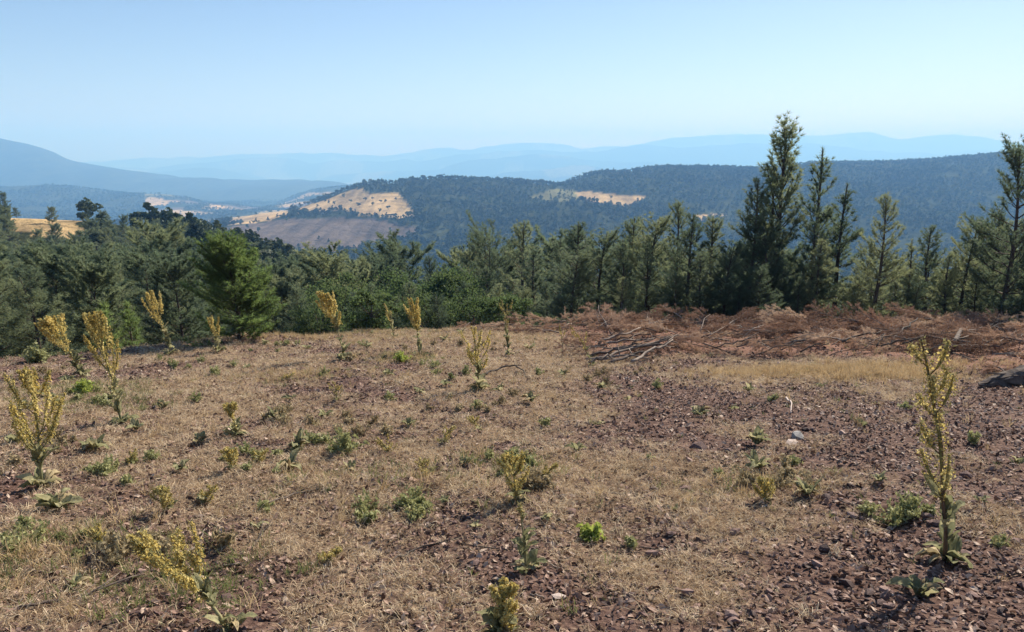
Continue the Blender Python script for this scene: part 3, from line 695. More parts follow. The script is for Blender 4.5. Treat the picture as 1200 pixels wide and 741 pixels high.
def build_woods():
    r = np.random.default_rng(8); P = []; S = []
    y = 235.0
    bands = [(150, 235, 5.0), (235, 600, 6.0), (600, 1300, 8.0), (1300, 2350, 9.0)]
    for y0, y1, gap in bands:
        ys = np.arange(y0, y1, gap); amax = 0.84
        xs = np.arange(-amax * y1, amax * y1, gap)
        X, Y = np.meshgrid(xs, ys); X = X.ravel() + r.uniform(-0.5, 0.5, X.size) * gap; Y = Y.ravel() + r.uniform(-0.5, 0.5, Y.size) * gap
        k = np.abs(X / Y) < amax; X = X[k]; Y = Y[k]
        Z = H_far(X, Y); px, py = project(X, Y, Z)
        k = Y < crest_y(px) + 60; X, Y, Z, px, py = X[k], Y[k], Z[k], px[k], py[k]
        L = land_of(X, Y, Z); dens = np.where(L == 0, 0.9, np.where(L == 3, 0.16, 0.012))
        clear = fbm(X / 90, Y / 90, 91, 3)
        dens = dens * np.where((clear < 0.38) & (L == 0), 0.35, 1) * (0.55 + 0.6 * sstep(0.35, 0.6, fbm(X / 35, Y / 35, 92, 2)))
        dens = np.where((Y < 330) & (px < 150), dens * 0.2, dens)
        # thin tree rows between the far fields
        k = r.random(len(X)) < dens
        P.append(np.stack([X, Y, Z], 1)[k]); S.append(np.where(L == 0, 1.0, 0.8)[k])
    P = np.concatenate(P); S = np.concatenate(S); n = len(P)
    s = S * (0.5 + 0.7 * r.random(n) ** 1.6 + 0.35 * fbm(P[:, 0] / 120, P[:, 1] / 120, 93, 3)) * np.where(P[:, 1] < 600, 0.85, 1.05)
    rot = np.zeros((n, 3)); rot[:, 2] = r.uniform(0, 6.28, n)
    scatter("hill_woods", FAR, P, rot, np.stack([s * r.uniform(0.9, 1.2, n), s * r.uniform(0.9, 1.2, n), s * r.uniform(0.8, 1.1, n)], 1), r.integers(0, 5, n),
            "blue green woods covering the hillsides across the valley")
    # coarser woods on the hills beyond the valley fields
    ys = np.arange(2400, 4700, 17.0); xs = np.arange(-3600, 700, 17.0)
    X, Y = np.meshgrid(xs, ys); X = X.ravel() + r.uniform(-8, 8, X.size); Y = Y.ravel() + r.uniform(-8, 8, Y.size)
    k = (X / Y > -0.72) & (X / Y < -0.12); X, Y = X[k], Y[k]; Z = H_far(X, Y); L = land_of(X, Y, Z)
    k = r.random(len(X)) < np.where(L == 0, 0.8, 0.06) * sstep(0.3, 0.5, fbm(X / 160, Y / 160, 95, 3)); P = np.stack([X, Y, Z], 1)[k]; n = len(P)
    s = r.uniform(0.9, 1.6, n); rot = np.zeros((n, 3)); rot[:, 2] = r.uniform(0, 6.28, n)
    scatter("distant_woods", FAR, P, rot, np.stack([s * 1.2, s * 1.2, s * 0.9], 1), r.integers(0, 5, n), "faint woods on the low hills beyond the valley fields")
build_woods()
# lone trees in the golden field across the valley
for px, py in [(381, 237), (392, 240), (403, 232), (411, 238), (421, 243), (428, 236), (437, 241), (446, 238), (455, 246), (399, 246), (464, 235), (372, 243), (716, 233), (700, 237), (356, 247), (300, 252), (318, 250), (445, 249)]:
    ys = np.linspace(900, 2100, 3000); t = t_of(py); a = a_of(px, t); d = EYE + t * ys - H_far(a * ys, ys)
    i = int(np.argmax(d < 0)); y = ys[i] if d[i] < 0 else 1500; x = a * y
    e = empty("field_tree", (x, y, float(H_far(np.array([x]), np.array([y]))[0])), (0, 0, random.uniform(0, 6)), random.uniform(0.7, 1.1))
    obj("crown", random.choice(FAR[:3]), e)
    tag(e, "small dark round tree standing in a golden field across the valley", "tree", "trees scattered over the golden fields")

# ------------------------------------------------------------------ ground cover
def tuft_mesh(seed, n, L, w, flat, mat):
    r = np.random.default_rng(seed); an = r.uniform(0, 6.28, n); el = r.uniform(flat[0], flat[1], n)
    c = r.normal(0, 0.022, (n, 3)); c[:, 2] = 0
    d = np.stack([np.cos(an) * np.cos(el), np.sin(an) * np.cos(el), np.sin(el)], 1)
    l = L * r.uniform(0.5, 1.2, (n, 1)); s = unit(np.cross(d, r.normal(size=(n, 3)))) * w / 2
    mid = c + d * l * 0.55 + [0, 0, 0.006]; tip = c + d * l + np.stack([r.normal(0, .01, n), r.normal(0, .01, n), -0.12 * l[:, 0]], 1)
    V = np.stack([c - s, c + s, mid - s * .8, mid + s * .8, tip], 1).reshape(-1, 3); b = np.arange(n)[:, None] * 5
    return new_mesh("tuft_%d" % seed, V, np.concatenate([b + [0, 1, 3], b + [0, 3, 2], b + [2, 3, 4]]), [M[mat]])
def chip_mesh(seed, flat=0.55):
    r = np.random.default_rng(seed); phi = (1 + 5 ** .5) / 2
    V = unit(np.array([(-1, phi, 0), (1, phi, 0), (-1, -phi, 0), (1, -phi, 0), (0, -1, phi), (0, 1, phi), (0, -1, -phi), (0, 1, -phi), (phi, 0, -1), (phi, 0, 1), (-phi, 0, -1), (-phi, 0, 1)], float))
    F = [(0, 11, 5), (0, 5, 1), (0, 1, 7), (0, 7, 10), (0, 10, 11), (1, 5, 9), (5, 11, 4), (11, 10, 2), (10, 7, 6), (7, 1, 8), (3, 9, 4), (3, 4, 2), (3, 2, 6), (3, 6, 8), (3, 8, 9), (4, 9, 5), (2, 4, 11), (6, 2, 10), (8, 6, 7), (9, 8, 1)]
    V = V * r.uniform(0.6, 1.25, (12, 1)) * [1.0, r.uniform(0.6, 0.9), flat * r.uniform(0.7, 1.1)]
    return new_mesh("stone_%d" % seed, V, F, [M['chip']])
def litter_mesh(seed):
    r = np.random.default_rng(seed)
    V = np.array([(-1, 0, 0), (-0.35, 0.42, 0), (0.4, 0.38, 0), (1, 0, 0), (0.4, -0.38, 0), (-0.35, -0.42, 0), (0, 0, 0)], float)
    V[:, 2] = 0.35 * V[:, 0] ** 2 * r.uniform(-0.5, 1) + 0.9 * V[:, 1] ** 2 * r.uniform(0, 1.4) + r.normal(0, 0.10, 7)
    return new_mesh("litter_%d" % seed, V, [(6, i, (i + 1) % 6) for i in range(6)], [M['litter']])
def sample_ground(n_per, y0, y1, r, amax=0.74, ext=4.0):
    """uniform points on the clearing between two distances"""
    area = (y1 - y0) * (y1 * amax + ext) * 2
    n = int(n_per * area)
    x = r.uniform(-(y1 * amax + ext), y1 * amax + ext, n); y = r.uniform(y0, y1, n)
    k = np.abs(x) < y * amax + ext
    return x[k], y[k]
def build_cover():
    r = np.random.default_rng(21)
    bands = [(0.6, 2.6, 0.6), (2.6, 4.5, 1.0), (4.5, 7, 0.72), (7, 10, 0.46), (10, 14, 0.30), (14, 21, 0.17)]
    # dry straw
    straw = [tuft_mesh(400 + i, 13, 0.065, 0.0030, (0.05, 1.0), 'straw') for i in range(5)]
    PX, PY, SC = [], [], []
    for y0, y1, d in bands:
        x, y = sample_ground(1000 * d, y0, y1, r); m = straw_mask(x, y); b = brush_mask(x, y)
        k = r.random(len(x)) < np.clip(m * 1.5 * (0.35 + 1.1 * fbm(x / .35, y / .35, 31, 2)), 0, 1) * (1 - b)
        PX.append(x[k]); PY.append(y[k]); SC.append(np.full(k.sum(), 1.0 + 0.045 * max(0, y0 - 2.6)))
    x = np.concatenate(PX); y = np.concatenate(PY); n = len(x); s = np.concatenate(SC) * r.uniform(0.55, 1.35, n)
    rot = np.stack([r.normal(0, .2, n), r.normal(0, .2, n), r.uniform(0, 6.28, n)], 1)
    scatter("dry_grass", straw, np.stack([x, y, H(x, y) - 0.003], 1), rot, np.stack([s, s, s * 0.9], 1), r.integers(0, 5, n), "short trampled straw covering the clearing")
    # green and golden taller grass patches
    gg = [tuft_mesh(420 + i, 14, 0.14, 0.004, (0.7, 1.45), 'gold_grass') for i in range(3)] + [tuft_mesh(430 + i, 14, 0.10, 0.004, (0.5, 1.4), 'green_grass') for i in range(3)]
    P = []; I = []
    def patch(cx, cy, rx, ry, n, lo, hi):
        x = cx + r.normal(0, rx, n); y = cy + r.normal(0, ry, n); k = y > 2.4
        P.append(np.stack([x, y], 1)[k]); I.append(r.integers(lo, hi, n)[k])
    for px, py, rx, ry, n, lo, hi in [(960, 436, 1.0, 0.3, 650, 0, 3), (1040, 440, 0.6, 0.3, 420, 0, 3), (1000, 434, 1.2, 0.25, 420, 0, 3), (40, 415, 1.1, 0.9, 700, 3, 6), (100, 455, 0.5, 0.4, 260, 3, 6),
                                      (440, 390, 1.3, 0.7, 500, 0, 6), (330, 395, 1.3, 0.8, 400, 0, 3), (470, 420, 0.5, 0.35, 220, 1, 6), (350, 440, 0.6, 0.4, 160, 0, 5), (130, 470, 0.4, 0.3, 120, 3, 6),
                                      (40, 650, 0.35, 0.3, 160, 1, 5), (205, 690, 0.3, 0.25, 110, 3, 6), (590, 545, 0.3, 0.25, 80, 2, 6), (430, 560, .4, .3, 70, 2, 6), (540, 395, 1.5, .6, 260, 0, 5), (880, 572, .3, .2, 50, 1, 5)]:
        g = ground_at(px, py); patch(g[0], g[1], rx, ry, n, lo, hi)
    P = np.concatenate(P); I = np.concatenate(I)
    x, y = sample_ground(3.0, 2.8, 20, r); P = np.concatenate([P, np.stack([x, y], 1)]); I = np.concatenate([I, r.integers(0, 6, len(x))])
    n = len(P); s = r.uniform(0.5, 1.2, n)
    rot = np.stack([r.normal(0, .15, n), r.normal(-.1, .15, n), r.uniform(0, 6.28, n)], 1)
    scatter("tall_grass", gg, np.stack([P[:, 0], P[:, 1], H(P[:, 0], P[:, 1]) - 0.004], 1), rot, np.stack([s, s, s], 1), I, "golden and green tufts of taller grass")
    # gravel and leaf litter
    prot = [chip_mesh(500 + i) for i in range(4)] + [litter_mesh(520 + i) for i in range(5)]
    PX, PY, SC, ID = [], [], [], []
    for y0, y1, d in bands:
        x, y = sample_ground(1250 * d, y0, y1, r); m = straw_mask(x, y)
        k = r.random(len(x)) < np.clip(1.15 - 0.75 * m, 0.35, 1) * (1 - 0.7 * brush_mask(x, y)) * (0.4 + 0.9 * fbm(x / .5, y / .5, 33, 2)); c = int(k.sum())
        PX.append(x[k]); PY.append(y[k]); st = r.random(c) < 0.38
        ID.append(np.where(st, r.integers(0, 4, c), r.integers(4, 9, c)))
        SC.append(np.where(st, 0.006 + 0.012 * r.random(c) ** 2.0, 0.012 + 0.020 * r.random(c) ** 1.5) * (1.0 + 0.05 * max(0, y0 - 2.6)))
    x = np.concatenate(PX); y = np.concatenate(PY); ID = np.concatenate(ID); s = np.concatenate(SC); n = len(x)
    rot = np.stack([r.normal(0, .55, n), r.normal(0, .55, n), r.uniform(0, 6.28, n)], 1)
    scatter("gravel", prot, np.stack([x, y, H(x, y) + s * 0.3], 1), rot, np.stack([s, s, s], 1), ID, "reddish gravel and dry leaf litter on the bare soil")
    print("cover", n)
    # single stones big enough to pick out
    st = [chip_mesh(540 + i, 0.6) for i in range(6)]
    pts = []
    for i in range(230):
        for _ in range(40):
            px = r.uniform(0, 1200); py = 420 + 320 * r.random() ** 0.75
            w = 0.15 + 0.85 * sstep(450, 900, px)
            if r.random() < w: break
        g = ground_at(px, py); sz = (0.018 + 0.03 * r.random() ** 3) * (0.8 + 0.05 * g[1])
        o = obj("stone", st[i % 6], loc=(g[0], g[1], g[2] + sz * 0.2), rot=(r.normal(0, .2), r.normal(0, .2), r.uniform(0, 6.28)), scale=sz)
        tag(o, "small dark reddish stone lying loose on the bare clearing", "stone", "loose dark stones on the clearing")
build_cover()

# ------------------------------------------------------------------ flowering and leafy plants
def leaf_mesh(name, mat, droop=0.5, width=0.30, cup=0.25, n=7, wave=0.0, seed=0):
    """one leaf of length 1 along +x, rising then drooping"""
    r = np.random.default_rng(seed)
    V = []; u = np.linspace(0, 1, n)
    wdt = width * np.sin(np.pi * np.clip(u, 0, 1) ** 0.8) ** 0.8 * (1 - 0.15 * u) + 0.02
    wdt[-1] = 0.0
    ang = 0.75 - droop * 2.0 * u; dx = np.cos(ang); dz = np.sin(ang)
    x = np.concatenate([[0], np.cumsum(dx[:-1]) / (n - 1)]); z = np.concatenate([[0], np.cumsum(dz[:-1]) / (n - 1)])
    for i in range(n):
        for j in (-1, -0.5, 0, 0.5, 1):
            V.append((x[i], j * wdt[i] / 1.0 * 0.5 * 1.0, z[i] + cup * abs(j) * wdt[i] * 0.6 + wave * r.normal() * wdt[i]))
    F = []
    for i in range(n - 1):
        for j in range(4):
            a = i * 5 + j; F += [(a, a + 5, a + 6), (a, a + 6, a + 1)]
    return new_mesh(name, V, F, [M[mat]], smooth=True)
LEAF = [leaf_mesh("leaf_%d" % i, 'mullein_leaf', d, w, 0.5, wave=0.20, seed=i) for i, (d, w) in enumerate([(0.3, 0.42), (0.55, 0.48), (0.8, 0.40), (0.1, 0.36)])]
DRY = [leaf_mesh("withered_leaf_%d" % i, 'dry_leaf', 0.8 + .2 * i, 0.24, 0.8, wave=0.3, seed=9 + i) for i in range(2)]
def flowers_on(mb, P, rad, n, r, size=0.011, green=0.35, shrink=0.6):
    """small five-petalled flowers, buds and leafy bracts crowding a spike"""
    n = int(n * 1.7)
    s = r.random(n) ** 0.9; c, d = along(P, s)
    kk = np.linspace(0, 1, 6); pc = along(P, kk)[0]; mb.add(*tube(pc, rad * np.array([.14, .2, .2, .17, .13, .06]), 5), 2)
    out = unit(np.cross(d, r.normal(size=(n, 3))) + 0.45 * d)
    c = c + out * rad * (1 - shrink * s[:, None]) * (0.15 + 1.35 * r.random((n, 1)) ** 1.3)
    pick = r.random(n); g2 = np.clip(green + 0.4 * sstep(0.75, 1.0, s), 0, 1)
    for cc, oo, f, g_ in zip(c, out, pick, g2):
        kind = 0 if f > g_ else (2 if f < g_ * 0.4 else 1)
        oo = unit(oo + r.normal(0, 0.45, 3)); u = unit(np.cross(oo, [0.3, 0.2, 0.9])); v = np.cross(oo, u)
        if kind == 2:       # narrow bract
            q = size * r.uniform(1.0, 2.2)
            mb.add([cc - u * q * .22, cc + oo * q * .5 + v * q * .1, cc + u * q * .22, cc + oo * q * 1.3], [(0, 1, 2), (0, 3, 1), (1, 3, 2)], 2); continue
        q = size * (0.85 if kind == 0 else 0.55) * r.uniform(0.45, 1.25); an = np.arange(5) * 1.2566 + r.random() * 6
        ring = cc + q * (np.cos(an)[:, None] * u + np.sin(an)[:, None] * v) + oo * q * (0.35 if kind == 0 else -0.6) + r.normal(0, q * 0.25, (5, 3))
        mb.add(np.vstack([cc + oo * (0 if kind == 0 else q * 0.9), ring]), [(0, 1 + i, 1 + (i + 1) % 5) for i in range(5)], kind)
def rosette(parent, n, L, r, spread=1.0, z=0.01, meshes=None, lift=0.0, dry=0.35):
    for i in range(n):
        me = (meshes or LEAF)[int(r.integers(0, len(meshes or LEAF)))]
        if r.random() < dry: me = DRY[int(r.integers(0, 2))]
        l = L * r.uniform(0.55, 1.1)
        obj("leaf", me, parent, loc=(r.normal(0, .01), r.normal(0, .01), z), rot=(r.normal(0, .25), -lift * r.uniform(0.2, 1) + r.normal(0, .15), i * 2.4 + r.normal(0, .3)), scale=(l, l * r.uniform(0.8, 1.25), l))
FS, LS = 1.15, 0.95      # size of flowers and of leaves
def mullein(px, py, tpx, tpy, label, spikes=6, frac=0.5, rad=0.028, nfl=26, leaves=9, leaf=0.16, stem_leaves=5, green=0.35, seed=0, group=None, wide=0.28, stalk='stalk', y_lean=0.0, side=1.0, low=0.35, name="mullein_plant", flower=0.011):
    r = np.random.default_rng(700 + seed); rad *= 1.35; flower *= FS if py < 470 else 0.95; leaf *= LS; nfl = int(nfl * (2.3 if py < 470 else 3.6)); spikes = int(spikes * 1.5); frac = min(0.9, frac + 0.10); low *= 0.72; leaves = int(leaves * 1.6)
    g = ground_at(px, py)
    t = t_of(tpy); y = g[1] + y_lean; top = np.array([a_of(tpx, t) * y, y, EYE + t * y]) - g
    Ht = max(top[2], 0.08); h = np.linalg.norm(top)
    root = empty(name, g)
    u = np.linspace(0, 1, 9)[:, None]
    ctrl = np.array([top[0] * 0.30, top[1] * 0.3, Ht * 0.6])
    P = 2 * u * (1 - u) * ctrl + u * u * top
    P = P + np.array([[math.sin(i * 1.7 + seed) * 0.006 * h, 0, 0] for i in range(9)]); P[0] = (0, 0, -0.02)
    mb = MB(); mb.add(*tube(P, np.linspace(0.0105, 0.004, 9) * (0.6 + 0.45 * h), 6))
    axes = []
    for i in range(spikes):
        s0 = r.uniform(low, 0.86); b, d = along(P, [s0]); b, d = b[0], d[0]
        az = i * 2.4 + r.normal(0, .4); out = np.array([math.cos(az), math.sin(az) * 0.8, 0])
        L = min(side * h * frac * r.uniform(0.38, 0.85) * (1.15 - 0.6 * s0), h * (0.96 - s0) + 0.03)
        q = [b]; dd = unit(d + out * wide * 3.2)
        for k in range(4):
            q.append(q[-1] + dd * L / 4); dd = unit(dd + d * 0.38)
        q = np.array(q); axes.append(q); mb.add(*tube(q, np.linspace(0.0045, 0.002, 5), 4))
    obj("stem", mb.mesh("mullein_stem", [M[stalk]], True), root)
    k = np.linspace(1 - frac, 1, 7); c, _ = along(P, k)
    sp = MB(); flowers_on(sp, c, rad, int(nfl * 2.6), r, flower, green); obj("flower_spike", sp.mesh("flower_spike", [M['petal'], M['calyx'], M['bract']]), root)
    for q in axes:
        sp = MB(); flowers_on(sp, q[1:] if len(q) > 3 else q, rad * 0.85, nfl, r, flower, green); obj("flower_spike", sp.mesh("flower_spike", [M['petal'], M['calyx'], M['bract']]), root)
    rosette(root, leaves, leaf, r)
    for i in range(stem_leaves * 2):
        s0 = r.uniform(0.06, max(0.12, 1 - frac + 0.08)); b, d = along(P, [s0]); l = leaf * r.uniform(0.5, 1.05) * (1.2 - s0)
        obj("leaf", LEAF[int(r.integers(0, 4))], root, loc=b[0], rot=(r.normal(0, .2), -0.5 + r.normal(0, .2), i * 2.3 + r.normal(0, .3)), scale=l)
    return tag(root, label, "plant", group)

mullein(1108, 658, 1078, 397, "tall single-stemmed mullein with a bare lower stalk and sparse yellow spike", spikes=7, frac=0.68, rad=0.036, nfl=30, leaves=8, leaf=0.20, stem_leaves=6, green=0.6, seed=1, wide=0.30, side=0.42, stalk='dry_stalk', low=0.30, flower=0.010)
mullein(50, 572, 40, 432, "wide yellow mullein with many branching spikes above pale felted leaves", spikes=12, frac=0.72, rad=0.026, nfl=30, leaves=13, leaf=0.21, stem_leaves=4, green=0.42, seed=2, wide=0.28, low=0.25)
mullein(143, 497, 104, 368, "tall golden mullein with a curved leaning top and leafy foot", spikes=11, frac=0.66, rad=0.030, nfl=34, leaves=8, leaf=0.20, stem_leaves=7, green=0.35, seed=3, wide=0.15, low=0.34)
mullein(97, 442, 46, 374, "golden mullein leaning hard over with a broad fan of spikes", spikes=15, frac=0.7, rad=0.034, nfl=34, leaves=8, leaf=0.22, stem_leaves=10, green=0.15, seed=4, wide=0.30, low=0.42, flower=0.013)
mullein(200, 416, 172, 342, "golden mullein with a thin bent tip, next to the pine saplings", spikes=8, frac=0.6, rad=0.030, nfl=30, leaves=8, leaf=0.22, stem_leaves=12, green=0.22, seed=5, wide=0.2, low=0.45, flower=0.013)
mullein(256, 412, 246, 372, "short mullein in front of the bushy bright green pine", spikes=4, frac=0.65, rad=0.028, nfl=26, leaves=9, leaf=0.22, stem_leaves=5, green=0.4, seed=6, wide=0.2, low=0.4, flower=0.012)
mullein(404, 422, 376, 341, "golden mullein with a full branched head on a dark leafy stalk", spikes=10, frac=0.46, rad=0.034, nfl=36, leaves=9, leaf=0.24, stem_leaves=14, green=0.12, seed=7, wide=0.24, low=0.55, flower=0.014)
mullein(462, 396, 450, 356, "thin sparse mullein with a small yellow tip near the leafy trees", spikes=2, frac=0.4, rad=0.026, nfl=18, leaves=7, leaf=0.2, stem_leaves=8, green=0.5, seed=8, flower=0.012)
mullein(492, 418, 482, 350, "upright golden mullein with a compact cone of flowers and leafy stalk", spikes=9, frac=0.52, rad=0.032, nfl=32, leaves=7, leaf=0.2, stem_leaves=10, green=0.2, seed=9, wide=0.17, low=0.5, flower=0.014)
mullein(562, 458, 553, 383, "open loosely branched mullein beside a curved dead branch", spikes=9, frac=0.62, rad=0.024, nfl=20, leaves=9, leaf=0.2, stem_leaves=7, green=0.35, seed=10, wide=0.36, low=0.35, flower=0.011)
mullein(596, 417, 588, 352, "greenish mullein with two thin unopened spikes on one stalk", spikes=3, frac=0.5, rad=0.020, nfl=20, leaves=6, leaf=0.16, stem_leaves=16, green=0.85, seed=11, wide=0.22, low=0.5)
mullein(693, 430, 668, 382, "dry mullein stalk leaning beside the heap of peeled grey poles", spikes=2, frac=0.55, rad=0.020, nfl=16, leaves=5, leaf=0.14, stem_leaves=3, green=0.6, seed=12, stalk='dry_stalk')
mullein(660, 414, 655, 380, "bare thin dry stalk standing between two mulleins at the brush edge", spikes=1, frac=0.3, rad=0.014, nfl=10, leaves=3, leaf=0.12, stem_leaves=2, green=0.8, seed=13, stalk='dry_stalk')
mullein(606, 590, 596, 534, "low bushy mullein with ochre spikes above dark leaves", spikes=11, frac=0.8, rad=0.020, nfl=20, leaves=9, leaf=0.13, stem_leaves=3, green=0.4, seed=14, wide=0.5, low=0.1, flower=0.008)
mullein(617, 668, 608, 590, "young mullein without flowers on a straight pale stalk", spikes=0, frac=0.15, rad=0.014, nfl=6, leaves=9, leaf=0.13, stem_leaves=9, green=1.0, seed=15)
mullein(588, 748, 590, 688, "broad-leaved mullein with bright yellow spikes low among its leaves", spikes=8, frac=0.6, rad=0.018, nfl=26, leaves=14, leaf=0.16, stem_leaves=6, green=0.2, seed=16, wide=0.6, low=0.1, flower=0.008)
mullein(268, 738, 152, 628, "fallen mullein stretched over the ground with yellow spikes at its tip", spikes=8, frac=0.6, rad=0.020, nfl=30, leaves=7, leaf=0.14, stem_leaves=5, green=0.35, seed=17, wide=0.3, low=0.45, y_lean=0.15, flower=0.009)
mullein(278, 512, 268, 474, "small mullein with loose ochre spikes beside a flat leaf rosette", spikes=7, frac=0.75, rad=0.020, nfl=20, leaves=9, leaf=0.16, stem_leaves=3, green=0.4, seed=18, wide=0.4, low=0.2, flower=0.009)
mullein(272, 552, 268, 527, "squat clump of ochre spikes just in front of a small mullein", spikes=9, frac=0.85, rad=0.018, nfl=18, leaves=4, leaf=0.1, stem_leaves=0, green=0.5, seed=19, wide=0.7, low=0.05, flower=0.008)
mullein(192, 600, 190, 572, "ochre clump of withered spikes lying low in the straw", spikes=10, frac=0.85, rad=0.018, nfl=14, leaves=3, leaf=0.1, stem_leaves=0, green=0.7, seed=20, wide=0.9, low=0.05, flower=0.008)
mullein(897, 588, 893, 562, "small ochre clump of flower spikes next to a broad green rosette", spikes=9, frac=0.85, rad=0.016, nfl=16, leaves=4, leaf=0.08, stem_leaves=0, green=0.55, seed=21, wide=0.6, low=0.05, flower=0.008)

def rosette_plant(px, py, n, L, label, seed, group=None, lift=0.3, dry=0.3, meshes=None):
    r = np.random.default_rng(900 + seed); g = ground_at(px, py)
    e = empty("leaf_rosette", g); rosette(e, int(n * 1.3), L * LS, r, lift=lift, dry=dry, meshes=meshes)
    return tag(e, label, "plant", group)
rosette_plant(68, 598, 14, 0.20, "large pale leaf rosette below the wide branching mullein", 1)
rosette_plant(350, 526, 12, 0.17, "spiky upright leaf rosette with pointed narrow leaves", 2, lift=0.7)
rosette_plant(322, 492, 10, 0.18, "leaf rosette behind the spiky upright rosette", 3)
rosette_plant(886, 522, 13, 0.17, "pale upright leaf rosette near the grey angular stone", 4, lift=0.7)
rosette_plant(886, 550, 11, 0.16, "flat dark green rosette in front of the pale upright rosette", 5, lift=0.2)
rosette_plant(945, 582, 12, 0.17, "broad green rosette with yellowing leaf tips", 6, lift=0.4)
rosette_plant(1078, 700, 9, 0.17, "low felted rosette at the foot of the tall single-stemmed mullein", 7, lift=0.5)
rosette_plant(110, 530, 14, 0.22, "sprawling half withered rosette of curled pale leaves", 8, dry=0.5)
rosette_plant(340, 552, 12, 0.20, "sprawling rosette of long leaves next to a fallen grey stick", 9, dry=0.35)
rg = "small leaf rosettes dotted over the clearing"
rl = "small green leaf rosette growing flat on the clearing"
for i, (px, py, n, L) in enumerate([(820, 488, 9, 0.17), (622, 472, 9, 0.17), (675, 530, 7, 0.12), (492, 462, 8, 0.15), (522, 452, 7, 0.14), (705, 456, 8, 0.15), (1030, 566, 7, 0.10), (878, 460, 8, 0.15),
        (212, 552, 7, 0.12), (660, 442, 7, 0.14), (455, 440, 7, 0.14), (340, 470, 6, 0.13), (858, 482, 6, 0.12), (760, 540, 5, 0.08), (1150, 590, 5, 0.08), (735, 470, 6, 0.1), (585, 460, 8, 0.15), (430, 408, 8, 0.2),
        (80, 450, 10, 0.2), (60, 470, 10, 0.18), (520, 400, 8, 0.2), (540, 392, 8, 0.2), (290, 432, 6, 0.12), (1100, 540, 7, 0.1), (960, 455, 7, 0.12), (1190, 545, 6, 0.09), (560, 620, 5, 0.07), (455, 600, 6, 0.07),
        (790, 600, 4, 0.06), (130, 470, 9, 0.18), (310, 405, 7, 0.16), (360, 410, 7, 0.15), (1010, 500, 6, 0.1), (620, 410, 8, 0.18), (160, 505, 8, 0.14), (20, 520, 8, 0.16), (235, 520, 8, 0.13), (410, 555, 8, 0.11), (300, 620, 7, 0.09), (90, 690, 7, 0.09), (480, 500, 7, 0.12), (545, 545, 7, 0.1), (380, 490, 8, 0.14), (30, 480, 9, 0.16), (640, 610, 6, 0.08), (520, 590, 7, 0.09), (700, 500, 6, 0.1), (190, 480, 8, 0.14)]):
    rosette_plant(px, py, n, L, rl, 30 + i, rg, lift=0.45)

def bushy_weed(px, py, h, n, label, mat, seed, group=None, spread=0.5, leaf=0.022):
    r = np.random.default_rng(1200 + seed); g = ground_at(px, py); e = empty("weed", g)
    st = MB(); C = []
    for i in range(n):
        az = r.uniform(0, 6.28); el = r.uniform(0.25, 1.4); L = h * r.uniform(0.6, 1.1)
        P = curve_branch((0, 0, 0), az, el, L, r, 5, 0.3); st.add(*tube(P, np.linspace(0.003, 0.0012, 5), 3))
        c, _ = along(P, r.uniform(0.25, 1, 16)); C.append(c + r.normal(0, leaf * 0.5, c.shape))
    V, F = leaf_quads(np.concatenate(C), leaf, r, 0.5, 2.2)
    obj("stem", st.mesh("weed_stem", [M['stalk']]), e); obj("foliage", new_mesh("weed_foliage", V, F, [M[mat]]), e)
    return tag(e, label, "plant", group)
bushy_weed(693, 634, 0.11, 34, "bright lime green tuft of a weed on dark litter", 'fresh', 1, leaf=0.020)
bushy_weed(404, 532, 0.22, 34, "feathery pale green weed with upright stems", 'weed', 2, leaf=0.022)
bushy_weed(45, 425, 0.35, 30, "patch of green weeds beside the golden leaning mullein", 'weed', 3, leaf=0.04)
bushy_weed(100, 462, 0.18, 30, "low fresh green weed at the foot of the leaning mullein", 'fresh', 4, leaf=0.035)
bushy_weed(470, 424, 0.2, 24, "yellow green weed tuft between two golden mulleins", 'fresh', 5, leaf=0.03)
wl, wg = "sparse little green weed in the straw", "sparse weeds in the straw"
for i, (px, py, h) in enumerate([(425, 610, 0.09), (500, 600, 0.10), (740, 640, 0.05), (560, 480, 0.12), (455, 470, .12), (930, 545, 0.08), (1140, 520, 0.1), (1060, 480, 0.1), (230, 470, 0.12), (180, 540, 0.1), (310, 600, 0.08), (545, 440, 0.15),
        (630, 440, .12), (770, 455, .12), (905, 470, .1), (1170, 640, .07), (840, 560, .07), (380, 440, .15), (250, 440, .15), (640, 500, .1)]):
    bushy_weed(px, py, h, 12, wl, 'weed', 20 + i, wg, leaf=0.018)

